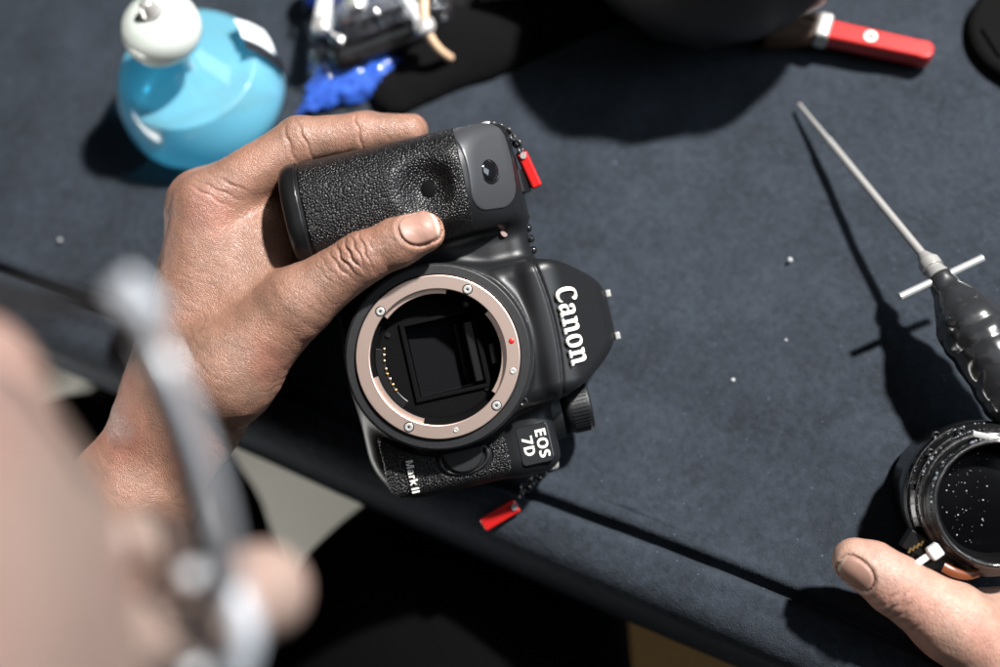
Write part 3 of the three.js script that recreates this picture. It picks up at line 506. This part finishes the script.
{ // dark clothes: a shirt out of the frame behind the arms, trousers under the table
  const dark = std({ color: lin(0.0018, 0.0018, 0.002), specularIntensity: 0.15, roughness: 1, bumpMap: grainTex, bumpScale: 0.0003 });
  const toHead = (x, y, z) => mm(V(x / 1000, y / 1000, z / 1000).applyMatrix4(headM));
  const neck = toHead(0, -165, -132), chest = mm(at(0, 1330, 0.50)), hip = mm(at(60, 1420, 0.72)), shL = mm(at(-420, 1000, 0.44)), shR = mm(at(380, 1330, 0.48));
  const elL = mm(at(-70, 850, 0.50)), elR = mm(at(860, 1240, 0.55));
  const fs = [cone(neck, chest, 66, 130), cone(chest, hip, 135, 130), cone(shL, chest, 62, 115), cone(shR, chest, 62, 115), cone(shL, elL, 56, 46), cone(shR, elR, 56, 46)];
  const f = (x, y, z) => { let d = 1e9; for (const c of fs) d = smin(d, c(x, y, z), 40); return d + 3 * (vnoise(x / 40, y / 40, z / 40) - 0.5); };
  const all = [neck, chest, hip, shL, shR, elL, elR]; const lo = ['x', 'y', 'z'].map(k => Math.min(...all.map(p => p[k])) - 170), hi = ['x', 'y', 'z'].map(k => Math.max(...all.map(p => p[k])) + 170);
  part('shirt', meshField(f, lo, hi, 7), dark, person, 'dark shirt');
  const hipL = mm(onTable(215, 1000, -0.2)), hipR = mm(onTable(345, 1100, -0.2));
  const kneeL = mm(onTable(100, 560, -0.17)), kneeR = mm(onTable(455, 655, -0.16)), footL = mm(onTable(120, 420, -0.70)), footR = mm(onTable(560, 430, -0.70));
  const ts = [cone(hipL, kneeL, 100, 98), cone(hipR, kneeR, 95, 90), cone(kneeL, footL, 80, 50), cone(kneeR, footR, 88, 60)];
  const tf = (x, y, z) => { let d = 1e9; for (const c of ts) d = smin(d, c(x, y, z), 25); return d + 4 * (vnoise(x / 30, y / 30, z / 30) - 0.5); };
  const tl = [hipL, hipR, kneeL, kneeR, footL, footR], l2 = ['x', 'y', 'z'].map(k => Math.min(...tl.map(p => p[k])) - 200), h2 = ['x', 'y', 'z'].map(k => Math.max(...tl.map(p => p[k])) + 200);
  part('trousers', meshField(tf, l2, h2, 6), dark, person, 'black trousers under the table');
}
{ // glasses on the face
  const g = thing('eyeglasses', 'eyeglasses with a silver grey rim and black temples worn by the bowed head', 'glasses');
  g.applyMatrix4(headM);
  const rimMat = std({ color: lin(0.42, 0.44, 0.47), roughness: 0.3, metalness: 0.5 }), black = plasticDark;
  const out = (s, k) => { const p = []; for (let i = 0; i < 32; i++) { const t = i / 32 * Math.PI * 2, c = Math.cos(t), q = Math.sin(t), X = Math.sign(c) * Math.pow(Math.abs(c), 0.7) * 26 * k, Y = Math.sign(q) * Math.pow(Math.abs(q), 0.7) * 20 * k; p.push(V(s * (34 + X), -9 + Y, 21 - 0.0040 * (34 + X) ** 2)); } return p; };
  for (const s of [-1, 1]) {
    part('rim', MM(tube(out(s, 1), 1.35, 96, 10, true)), rimMat, g); part('rim_back', MM(tube(out(s, 0.99), 1.6, 96, 8, true).translate(0, 0, -3.6)), black, g);
    const pts = out(s, 0.97), c = pts.reduce((a, b) => a.add(b), V(0, 0, 0)).divideScalar(32), P = [c.x, c.y, c.z + 1.2], I = []; pts.forEach(p => P.push(p.x, p.y, p.z)); for (let i = 0; i < 32; i++) I.push(0, 1 + i, 1 + (i + 1) % 32);
    const lg = new THREE.BufferGeometry(); lg.setAttribute('position', new THREE.Float32BufferAttribute(P, 3)); lg.setIndex(I); lg.computeVertexNormals();
    part('lens', MM(lg), std({ color: lin(0.95, 0.96, 0.97), roughness: 0.03, transmission: 1, thickness: 0, ior: 1.5 }), g);
    part('temple', MM(tube([V(s * 61, -2, 5), V(s * 61, -3, -10), V(s * 68, -4, -45), V(s * 82, -4, -92), V(s * 82, -22, -118)], 2.6, 40, 8)), black, g);
    part('hinge', MM(new RoundedBoxGeometry(10, 8, 7, 2, 1.5).rotateY(s * 0.7).translate(s * 60, -2, 7)), rimMat, g);
    part('nose_pad', MM(new THREE.SphereGeometry(4.5, 16, 12).scale(0.5, 1.3, 0.9).translate(s * 9, -14, 16)), std({ color: lin(0.8, 0.82, 0.85), roughness: 0.2 }), g);
  }
  part('bridge', MM(tube([V(-9, -4, 20.5), V(0, -1, 23), V(9, -4, 20.5)], 2.6, 16, 10)), std({ color: lin(0.42, 0.45, 0.49), roughness: 0.3 }), g);
}

// ------------------------------------------------------------------ strap tags on the camera
function strapTag(label, links, tagPts, lugAt) {
  const g = thing('strap_tag', label, 'strap tag', 'strap tags on the camera');
  part('lug', lugAt, steel, g);
  for (let i = 0; i + 1 < links.length; i++) {
    const a = links[i], b = links[i + 1], c = a.clone().add(b).multiplyScalar(0.5), d = b.clone().sub(a), L = d.length(); d.normalize();
    const t = new THREE.TorusGeometry(0.0019, 0.00085, 8, 18).scale(L / 0.0042, 1, 1); if (i % 2) t.rotateX(Math.PI / 2 - 0.4);
    t.applyQuaternion(new THREE.Quaternion().setFromUnitVectors(V(1, 0, 0), d)); t.translate(c.x, c.y, c.z);
    part('chain_link', t, std({ color: lin(0.05, 0.05, 0.055), roughness: 0.3, metalness: 0.4 }), g);
  }
  const [a, b, w] = tagPts, d = b.clone().sub(a), L = d.length(), c = a.clone().add(b).multiplyScalar(0.5), q = new THREE.Quaternion().setFromRotationMatrix(new THREE.Matrix4().makeBasis(d.clone().normalize(), ...(() => { const zz = vc.z.clone().addScaledVector(d, -vc.z.dot(d) / (L * L)).normalize(); return [new THREE.Vector3().crossVectors(zz, d.clone().normalize()), zz]; })()));
  const put = (geo, off) => { geo.translate(...off); geo.applyQuaternion(q); geo.translate(c.x, c.y, c.z); return geo; };
  part('tag_face', put(new RoundedBoxGeometry(L, w, 0.0026, 3, 0.0012), [0, 0, 0.0012]), redPlastic, g, 'red face of the tag');
  part('tag_back', put(new RoundedBoxGeometry(L * 1.02, w * 1.05, 0.0024, 3, 0.001), [0, 0, -0.0014]), plasticDark, g);
  part('tag_rivet', put(disc(0.0013, 0.001, 16), [-L * 0.42, 0, 0.0028]), steel, g);
}
{
  const l1 = [[489, 126], [497, 126], [504, 129], [510, 134], [515, 140], [519, 147], [522, 153]].map(([x, y], i) => at(x, y, 0.500 + i * 0.0008));
  strapTag('strap tag with a red face hanging by the shutter button at the grip end', l1, [at(521, 152, 0.505), at(537, 187, 0.509), 0.0046], tube([at(481, 131, 0.505), at(484, 124, 0.501), at(490, 124, 0.501), at(490, 130, 0.504)], 0.001, 16, 8));
  const l2 = [[552, 463], [546, 470], [540, 476], [534, 480], [529, 485], [524, 490], [520, 497]].map(([x, y], i) => at(x, y, 0.522 + i * 0.0012));
  strapTag('strap tag with a red face dangling below the camera over the table seam', l2, [at(518, 504, 0.531), at(483, 525, 0.534), 0.0062], tube([at(545, 458, 0.52), at(553, 458, 0.52), at(556, 466, 0.521), at(549, 468, 0.522)], 0.0012, 16, 8));
}

// ------------------------------------------------------------------ the dispenser bottle
{
  const b = thing('dispenser_bottle', 'squat clear bottle of blue liquid with a white round cap, behind the hand', 'bottle');
  const base = onTable(212, 108); b.position.copy(base);
  const lathe = (pts, seg = 64) => MM(new THREE.LatheGeometry(pts.map(p => new THREE.Vector2(...p)), seg));
  const prof = [[0, 1], [34, 1], [40, 3], [43, 9], [43, 16], [41, 25], [36, 36], [28, 47], [21, 54], [17, 57], [16, 60], [16, 64]];
  part('vessel', lathe([...prof, [15, 64]], 72), std({ color: lin(0.95, 0.98, 1), transmission: 1, thickness: 0, roughness: 0.10, ior: 1.6, specularIntensity: 1 }), b);
  part('liquid', lathe([[0, 2], [33.5, 2], [39, 4], [41.8, 9.5], [41.8, 16], [40, 24.6], [35.5, 34], [34.5, 35.5], [0, 35.5]], 72), std({ color: lin(0.32, 0.79, 0.93), transmission: 0.65, thickness: 0, roughness: 0.5, clearcoat: 0.6, clearcoatRoughness: 0.1 }), b, 'bright blue liquid');
  part('cap', lathe([[0, 78], [4, 78], [10, 77], [16, 74], [18.5, 69], [18.8, 64], [17.5, 60], [15.2, 59.5], [15.2, 58]], 56), std({ color: lin(0.50, 0.54, 0.50), roughness: 0.35, clearcoat: 0.3 }), b, 'round white plastic cap');
  part('spout', lathe([[0, 86], [2.2, 86], [3.2, 84.5], [4.6, 80], [5.4, 77.5], [0, 77.5]], 32), steel, b, 'small metal spout');
  part('dip_tube', MM(new THREE.CylinderGeometry(2.4, 2.4, 56, 16).translate(2, 31, 1)), std({ color: lin(0.6, 0.75, 0.8), transmission: 0.6, roughness: 0.3, thickness: 0 }), b);
  // printed label wrapped on the shoulder
  const lab = []; const labIdx = []; const th = Math.atan2(onTable(280, 80).x - base.x, onTable(280, 80).z - base.z);
  const spots = [[43.5, 15], [41.6, 25], [36.6, 36.2], [31, 44]];
  const strip = (t0, t1, s0, s1, name, mat, lift) => { const P = [], I = [], N = 10; for (let i = 0; i <= N; i++) for (let k = 0; k < 6; k++) { const s = mix(s0, s1, k / 5) * 3, i0 = Math.min(2, Math.floor(s)), fr = s - i0, r = mix(spots[i0][0], spots[i0 + 1][0], fr) + lift, y = mix(spots[i0][1], spots[i0 + 1][1], fr) + lift * 0.5, t = mix(t0, t1, i / N); P.push(r * Math.sin(t), y, r * Math.cos(t)); } for (let i = 0; i < N; i++) for (let k = 0; k < 5; k++) { const q = i * 6 + k; I.push(q, q + 6, q + 1, q + 1, q + 6, q + 7); } const g = new THREE.BufferGeometry(); g.setAttribute('position', new THREE.Float32BufferAttribute(P, 3)); g.setIndex(I); g.computeVertexNormals(); return part(name, MM(g), mat, b); };
  const two = m => { m.side = THREE.DoubleSide; return m; };
  strip(th - 0.30, th - 0.12, 0.05, 0.95, 'label', two(std({ color: lin(0.01, 0.011, 0.014), roughness: 0.4 })), 1.0);
  strip(th - 0.12, th + 0.28, 0.35, 1.0, 'label', two(std({ color: lin(0.7, 0.74, 0.76), roughness: 0.5 })), 1.0);
}

// ------------------------------------------------------------------ tools in clear plastic, rubber band, blue wrap
{
  const bagMat = std({ color: lin(0.97, 0.98, 1), transmission: 1, thickness: 0, roughness: 0.16, ior: 1.7, side: THREE.DoubleSide });
  // crumpled clear bag: a faceted sheet over the tools
  const crumple = (corner, eu, ev, nu, nv, amp, h0) => { const P = [], I = []; for (let j = 0; j <= nv; j++) for (let i = 0; i <= nu; i++) { const p = corner.clone().addScaledVector(eu, i / nu).addScaledVector(ev, j / nv), edge = Math.min(i / nu, 1 - i / nu, j / nv, 1 - j / nv) * 2; p.x += (rnd() - 0.5) * amp * 0.6; p.z += (rnd() - 0.5) * amp * 0.6; p.y += h0 * Math.sqrt(edge) + rnd() * amp + 0.002; P.push(p.x, p.y, p.z); } for (let j = 0; j < nv; j++) for (let i = 0; i < nu; i++) { const q = j * (nu + 1) + i; if (rnd() < 0.5) I.push(q, q + 1, q + nu + 1, q + 1, q + nu + 2, q + nu + 1); else I.push(q, q + 1, q + nu + 2, q, q + nu + 2, q + nu + 1); } const g = new THREE.BufferGeometry(); g.setAttribute('position', new THREE.Float32BufferAttribute(P, 3)); g.setIndex(I); g.computeVertexNormals(); return g; };
  const c = onTable(318, 98), eu = onTable(560, 5).sub(c), ev = onTable(300, -60).sub(c);
  single('plastic_bag', crumple(c, eu, ev, 34, 22, 0.011, 0.030), bagMat, 'crumpled clear plastic bag glinting over the tools', 'plastic bag');
  // three driver shafts with dark grips side by side
  const along = onTable(560, 0).sub(onTable(340, 82)).normalize(), side = V(-along.z, 0, along.x); if (side.dot(onTable(400, 0).sub(onTable(400, 60))) < 0) side.negate();
  const driver = (u0, w, len, mat, label, name = 'driver', h = 0.012) => {
    const g = thing(name, label, 'screwdriver', 'drivers bundled behind the camera'); const s = onTable(340, 82).addScaledVector(along, u0).addScaledVector(side, w).setY(h), m = s.clone().addScaledVector(along, len);
    const L = len * 1000, pts = [[0, 0], [7, 0], [9.5, 3], [10.5, 12], [9, 22], [10, 34], [10.5, L * 0.62], [7.5, L * 0.72], [7, L * 0.78], [3.5, L * 0.8], [2.6, L * 0.82], [2.6, L + 40], [1.4, L + 46], [0, L + 46]].map(p => new THREE.Vector2(...p));
    const q = new THREE.Quaternion().setFromUnitVectors(V(0, 1, 0), along), bake = ge => { ge.applyQuaternion(q); ge.translate(s.x, s.y, s.z); return ge; };
    part('handle', bake(MM(new THREE.LatheGeometry(pts.slice(0, 9), 24))), mat, g); part('shaft', bake(MM(new THREE.LatheGeometry(pts.slice(9), 16))), steel, g);
    for (let k = 0; k < 6; k++) { const t = k / 6 * Math.PI * 2; part('grip_rib', bake(MM(new THREE.CapsuleGeometry(1.3, L * 0.36, 4, 8).translate(0, L * 0.36, 0).translate(9.6 * Math.cos(t), 0, 9.6 * Math.sin(t)))), mat, g); }
  };
  driver(0.0, 0.004, 0.085, glossBlack, 'black gripped driver nearest the camera, under the plastic bag');
  driver(0.006, 0.028, 0.08, std({ color: lin(0.5, 0.52, 0.55), roughness: 0.2, metalness: 0.9 }), 'silver gripped driver in the middle of the bundle');
  driver(-0.002, 0.052, 0.085, std({ color: lin(0.03, 0.09, 0.55), roughness: 0.25, clearcoat: 0.5 }), 'blue gripped driver farthest back in the bundle');
  const glintRod = (p, q, h, label) => { const g = thing('glint_rods', label, 'glint_rods', 'added glint rods on the bundle'), a = onTable(...p).setY(h), b = onTable(...q).setY(h + 0.006); for (const w of [-1, 1]) part('arm', rod(a.clone().addScaledVector(side, w * 0.0042), b.clone().addScaledVector(side, w * 0.001), 0.0034, 0.0016, 16), std({ color: lin(0.75, 0.76, 0.78), roughness: 0.22, metalness: 0.4, clearcoat: 1 }), g); part('end_knob', new THREE.SphereGeometry(0.0056, 18, 12).scale(1, 0.8, 1).translate(a.x, a.y, a.z), steel, g); };  // bright rods added so the bundle catches line highlights
  glintRod([338, 62], [352, -20], 0.03, 'added silver rods for glints at the left end of the tool bundle'); glintRod([372, 44], [412, -30], 0.034, 'added silver rods for glints in the middle of the tool bundle'); glintRod([438, 68], [398, 12], 0.034, 'short added silver rods for glints lying across beside the rubber band');
  const rb = onTable(440, 48).setY(0.014), ring = []; for (let i = 0; i < 40; i++) { const t = i / 40 * Math.PI * 2; ring.push(rb.clone().addScaledVector(side, 0.020 * Math.cos(t)).add(V(0, 0.019 * Math.sin(t) + 0.006, 0)).addScaledVector(along, 0.004 * Math.sin(2 * t))); }
  single('rubber_band', tube(ring, 0.0022, 120, 8, true), std({ color: lin(0.62, 0.42, 0.27), roughness: 0.55 }), 'tan rubber band looped round the bundle of drivers', 'rubber band');
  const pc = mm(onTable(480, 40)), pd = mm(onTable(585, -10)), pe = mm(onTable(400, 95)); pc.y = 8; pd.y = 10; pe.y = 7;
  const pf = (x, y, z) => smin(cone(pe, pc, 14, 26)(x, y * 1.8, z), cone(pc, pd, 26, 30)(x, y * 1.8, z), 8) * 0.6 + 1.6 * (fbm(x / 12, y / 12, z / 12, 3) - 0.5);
  single('shade_mass', meshField(pf, ['x', 'y', 'z'].map(k => Math.min(pc[k], pd[k], pe[k]) - 40), ['x', 'y', 'z'].map(k => Math.max(pc[k], pd[k], pe[k]) + 40), 1.6), std({ color: lin(0.002, 0.002, 0.0024), specularIntensity: 0.3, roughness: 1 }), 'added black form standing in for the shadow by the bundle of drivers', 'shade_form');  // near-black form added in place of the shadow beside the tools
  // blue cloth wrap under the bundle
  const bl = onTable(300, 118), bu = onTable(425, 92).sub(bl), bv = onTable(345, 70).sub(onTable(325, 118));
  single('blue_wrapper', crumple(bl, bu, bv, 24, 12, 0.004, 0.009), std({ color: lin(0.03, 0.09, 0.42), roughness: 0.18, clearcoat: 0.6, side: THREE.DoubleSide }), 'glossy blue wrapper poking out below the plastic bag', 'wrapper');
}

// ------------------------------------------------------------------ black blower, brush with red handle, lens cap, probe
{
  const rubber = std({ color: lin(0.014, 0.013, 0.0125), roughness: 0.5 });
  const bl = thing('air_blower', 'large black rubber bulb blower lying at the top edge', 'blower');
  const c = onTable(698, 12).setY(0.062), n = onTable(573, 20).setY(0.04), ax = n.clone().sub(c), L = ax.length() * 1000;
  bl.position.copy(c); bl.quaternion.setFromUnitVectors(V(0, 1, 0), ax.clone().normalize());
  part('bulb', MM(new THREE.LatheGeometry([[0, -78], [16, -76], [34, -67], [49, -46], [56, -16], [54, 8], [44, 29], [28, 44], [18, 50], [15, 54]].map(p => new THREE.Vector2(...p)), 56)), rubber, bl);
  part('neck', MM(new THREE.LatheGeometry([[15, 52], [16.5, 55], [16.5, 60], [13, 63], [11, 70], [8, 86], [5, 104], [4, 112], [2.2, 112], [2.2, 100]].map(p => new THREE.Vector2(...p)), 36)), std({ color: lin(0.06, 0.06, 0.06), roughness: 0.5 }), bl);
  // brush
  const br = thing('detail_brush', 'small brush with a bright red handle and brown bristles, beside the blower', 'brush');
  const a = onTable(829, 33, 0.012), b = onTable(930, 55, 0.010), d = b.clone().sub(a), len = d.length();
  br.position.copy(a); { const X = d.clone().normalize(), Y = V(0, 1, 0).addScaledVector(X, -X.y).normalize(); br.quaternion.setFromRotationMatrix(new THREE.Matrix4().makeBasis(X, Y, new THREE.Vector3().crossVectors(X, Y))); }
  const hs = new THREE.Shape(); hs.moveTo(0, -0.0040); hs.lineTo(len - 0.006, -0.0036); hs.quadraticCurveTo(len, -0.005, len, 0); hs.quadraticCurveTo(len, 0.005, len - 0.006, 0.0036); hs.lineTo(0, 0.0040); hs.closePath();
  part('handle', new THREE.ExtrudeGeometry(hs, { depth: 0.005, bevelEnabled: true, bevelThickness: 0.002, bevelSize: 0.0012, bevelSegments: 4 }).rotateX(-Math.PI / 2).translate(0, -0.003, 0), redPlastic, br, 'bright red plastic handle');
  part('maker_mark', new THREE.CylinderGeometry(0.003, 0.003, 0.0006, 24).translate(0.019, 0.0042, 0), printWhite, br, 'small round pale emblem'); for (const w of [-1, 0, 1]) part('emblem_bar', new THREE.BoxGeometry(0.0006, 0.0004, 0.0036 - Math.abs(w) * 0.0012).rotateY(0.5).translate(0.019 + w * 0.0014, 0.0047, 0), innerBlack, br);
  part('ferrule', new RoundedBoxGeometry(0.007, 0.011, 0.014, 3, 0.002).translate(-0.003, 0.001, 0), steel, br);
  const brs = std({ color: lin(0.16, 0.10, 0.07), roughness: 0.6 }), bg = [];
  for (let k = 0; k < 260; k++) { const y = (rnd() - 0.5), z = (rnd() - 0.5); bg.push(rod(V(-0.005, y * 0.008 + 0.001, z * 0.012), V(-0.024 - rnd() * 0.005, y * 0.016 + 0.001 + (rnd() - 0.5) * 0.004, z * 0.024 + (rnd() - 0.5) * 0.004), 0.00022, 0.0001, 4)); }
  const bm = part('bristles', mergeGeometries(bg), brs, br); bm.userData.kind = 'stuff';
  // lens cap at the right border
  const cap = thing('black_cap', 'round black cap cut by the right border at the top', 'cap');
  cap.position.copy(onTable(1034, 35));
  part('disc', MM(new THREE.LatheGeometry([[0, 7], [27, 7], [30, 6], [31, 4], [31, 1], [30, 0.5], [0, 0.5]].map(p => new THREE.Vector2(...p)), 56)), innerBlack, cap);
  for (const s of [-1, 1]) part('pinch_tab', MM(new RoundedBoxGeometry(8, 3, 18, 2, 1).translate(s * 20, 7, 0)), innerBlack, cap);
  // lint crumbs that stand out on the felt
  for (const [x, y, r] of [[790, 260, 0.0011], [733, 380, 0.0009], [786, 340, 0.0006], [60, 240, 0.0009]]) { const p = onTable(x, y, 0.0014), m = new THREE.IcosahedronGeometry(r, 1); m.translate(p.x, p.y, p.z); const L2 = { 790: 'tiny grey crumb between the probe tip and the camera', 786: 'faint crumb of lint right of the camera on the felt', 60: 'pale crumb on the felt left of the bottle shadow' }; single('lint_crumb', m, std({ color: lin(0.4, 0.42, 0.44), roughness: 0.8 }), L2[x] || 'pale crumb on the felt to the right of the camera lettering', 'crumb'); }
}
{ // probe: thin steel rod with a cross pin and a handle wrapped in black film
  const g = thing('probe_tool', 'thin steel probe with a cross pin and black wrapped handle', 'probe');
  const tip = onTable(799, 104, 0.004), j = onTable(926, 259, 0.030), k = onTable(940, 278, 0.033), e = onTable(1075, 480, 0.034), ax = k.clone().sub(j).normalize();
  part('rod', mergeGeometries([rod(tip, tip.clone().lerp(j, 0.25), 0.0008, 0.0012, 12), rod(tip.clone().lerp(j, 0.25), j, 0.0016, 0.0019, 14)]), steel, g);
  part('collar', mergeGeometries([rod(j.clone().addScaledVector(ax, -0.003), j.clone().addScaledVector(ax, 0.002), 0.0022, 0.0042, 20), rod(j.clone().addScaledVector(ax, 0.002), j.clone().addScaledVector(ax, 0.006), 0.0046, 0.0046, 20), rod(j.clone().addScaledVector(ax, 0.0062), k, 0.0038, 0.0052, 20)]), steel, g);
  const p0 = onTable(900, 297, 0.034), p1 = onTable(983, 258, 0.036);
  part('cross_pin', rod(p0, p1, 0.0017, 0.0017, 12), std({ color: lin(0.7, 0.71, 0.7), roughness: 0.3, metalness: 0.7 }), g);
  const kk = mm(k), ee = mm(e), hl = ee.clone().sub(kk).length(), ha = ee.clone().sub(kk).normalize();
  const hf = (x, y, z) => { const dx = x - kk.x, dy = y - kk.y, dz = z - kk.z, t = dx * ha.x + dy * ha.y + dz * ha.z, r = Math.hypot(dx - ha.x * t, dy - ha.y * t, dz - ha.z * t); const R = 5.5 + 8 * fade(clamp(t / 26)) + 1.3 * (fbm(x / 9 + 2, y / 9, z / 9, 2) - 0.5) * 2.0 + 0.6 * Math.abs(Math.sin(t * 0.32 + 2.5 * vnoise(x / 12, y / 12, z / 12))); return Math.max((r - R) * 0.8, -t - 1, t - hl); };
  const lo = ['x', 'y', 'z'].map(q => Math.min(kk[q], ee[q]) - 20), hi = ['x', 'y', 'z'].map(q => Math.max(kk[q], ee[q]) + 20);
  part('handle', meshField(hf, lo, hi, 0.9), std({ color: lin(0.02, 0.021, 0.023), roughness: 0.22, clearcoat: 0.7, clearcoatRoughness: 0.15 }), g, 'handle wrapped in wrinkled shiny black film');
}

// ------------------------------------------------------------------ the stripped lens barrel in the right hand (local mm, z to the viewer)
{
  const L = thing('lens_barrel', 'stripped dusty black lens barrel with white cable tie, held in the right hand', 'lens');
  L.position.copy(at(999, 504, 0.466)); { const z = camDir(-0.06, 0.02, 1).normalize(), x = camDir(1, 0, 0).addScaledVector(z, -camDir(1, 0, 0).dot(z)).normalize(); L.quaternion.setFromRotationMatrix(new THREE.Matrix4().makeBasis(x, new THREE.Vector3().crossVectors(z, x), z)); }
  const lathe = (pts, seg = 96) => MM(new THREE.LatheGeometry(pts.map(p => new THREE.Vector2(...p)), seg).rotateX(Math.PI / 2));
  const satin = std({ color: lin(0.006, 0.006, 0.0065), roughness: 0.2, clearcoat: 0.5, clearcoatRoughness: 0.1, bumpMap: grainTex, bumpScale: 0.00005 });
  part('front_ring', lathe([[21.6, -6], [22.2, -0.6], [22.8, 0], [23.6, 0], [24.2, -0.6], [24.4, -4], [25.4, -4.4], [25.6, -9]]), satin, L);
  const barrel = part('barrel', lathe([[25.4, -8], [27.2, -8.6], [27.6, -12], [29.2, -12.4], [29.4, -15.5], [28.4, -16], [28.4, -18.5], [30, -19], [30.2, -26], [28.5, -27], [28.5, -44], [22, -46]]), satin, L);
  part('inner_tube', lathe([[21.6, -5], [20.4, -6], [20, -14], [19, -15], [19, -40]]), innerBlack, L);
  part('glass_element', lathe([[0, -9.6], [7, -9.9], [14, -10.8], [20, -12.4]]), std({ color: lin(0.002, 0.002, 0.0026), roughness: 0.25, specularIntensity: 0.2 }), L, 'dark glossy front glass');
  part('guide_rail', MM(new THREE.TorusGeometry(29.9, 0.5, 8, 60, 1.5).rotateZ(2.0).translate(0, 0, -14)), satin, barrel);
  part('guide_rail', MM(new THREE.TorusGeometry(27.9, 0.45, 8, 60, 1.4).rotateZ(2.1).translate(0, 0, -9.5)), satin, barrel);
  for (const [t, r, z] of [[2.95, 28.2, -11.5], [2.45, 28.4, -11.5], [1.95, 28.2, -11.5], [2.2, 30.1, -19]]) { part('screw', MM(new THREE.LatheGeometry([[0, 0.4], [0.7, 0.4], [0.9, 0.9], [1.6, 0.9], [1.8, 0]].map(p => new THREE.Vector2(...p)), 18).rotateX(Math.PI / 2).translate(r * Math.cos(t), r * Math.sin(t), z)), plasticDark, barrel); }
  // water and dust beads
  const beadMat = std({ color: lin(0.5, 0.54, 0.58), roughness: 0.05, transmission: 0.6, thickness: 0 }), dustMat = std({ color: lin(0.5, 0.5, 0.52), roughness: 0.8 });
  const beads = [], dust = [];
  for (let k = 0; k < 170; k++) { const t = 1.6 + rnd() * 1.8, zz = rnd(), r = zz < 0.4 ? 24.5 : zz < 0.7 ? 27.4 : 29.4, q = 0.14 + 0.42 * rnd() ** 3; beads.push(new THREE.SphereGeometry(q, 6, 5).translate(r * Math.cos(t), r * Math.sin(t), zz < 0.4 ? -1 - 3 * rnd() : zz < 0.7 ? -8.4 - rnd() : -12.2 - 3 * rnd())); }
  for (let k = 0; k < 60; k++) { const r = 19 * Math.sqrt(rnd()), t = Math.PI * (0.5 + rnd() * 0.9), q = 0.08 + 0.26 * rnd() ** 3; dust.push(new THREE.IcosahedronGeometry(q, 0).translate(r * Math.cos(t), r * Math.sin(t), -9.6 - r * r * 0.0068 + 0.1)); }
  part('water_beads', MM(mergeGeometries(beads)), beadMat, L).userData.kind = 'stuff';
  part('dust_specks', MM(mergeGeometries(dust)), dustMat, L).userData.kind = 'stuff';
  // electrics at the lower left: connector, cable tie, flex
  part('connector', MM(mergeGeometries([new RoundedBoxGeometry(13, 8, 6, 2, 0.8).rotateZ(-0.55).translate(-26, -17.5, -12)])), plasticDark, L);
  part('connector_housing', MM(new RoundedBoxGeometry(15, 12, 9, 2, 1).rotateZ(-0.6).translate(-22, -23, -15)), satin, L);
  for (let k = 0; k < 4; k++) part('contact_pin', MM(new THREE.BoxGeometry(0.8, 2.2, 0.6).rotateZ(-0.5).translate(-30.5 + k * 1.5, -18.8 + k * 0.9, -8.7)), gold, L);
  const tieMat = std({ color: lin(0.72, 0.75, 0.74), roughness: 0.35, transmission: 0.15, thickness: 0 });
  const tie = part('cable_tie', MM(new RoundedBoxGeometry(13, 2.6, 1.4, 2, 0.5).rotateZ(0.62).translate(-28.3, -22, -2.5)), tieMat, L, 'white nylon cable tie');
  part('tie_head', MM(new RoundedBoxGeometry(5, 5.4, 4, 2, 1).rotateZ(0.62).translate(-23, -18.2, -2.3)), tieMat, tie);
  part('flex_strip', MM(tube([V(-19, -24.5, -10), V(-15, -26.5, -9), V(-10, -27.5, -12), V(-6, -27, -16)], 2.0, 24, 8).scale(1, 1, 0.5)), std({ color: lin(0.16, 0.045, 0.015), roughness: 0.3 }), L, 'copper brown flex strip');
  part('spring_tab', MM(new RoundedBoxGeometry(13, 2.2, 1.2, 2, 0.5).rotateZ(-0.22).translate(-2.5, 24.6, -2)), steel, L, 'bright metal tab on top of the rim');
}
renderer.render(scene, camera);
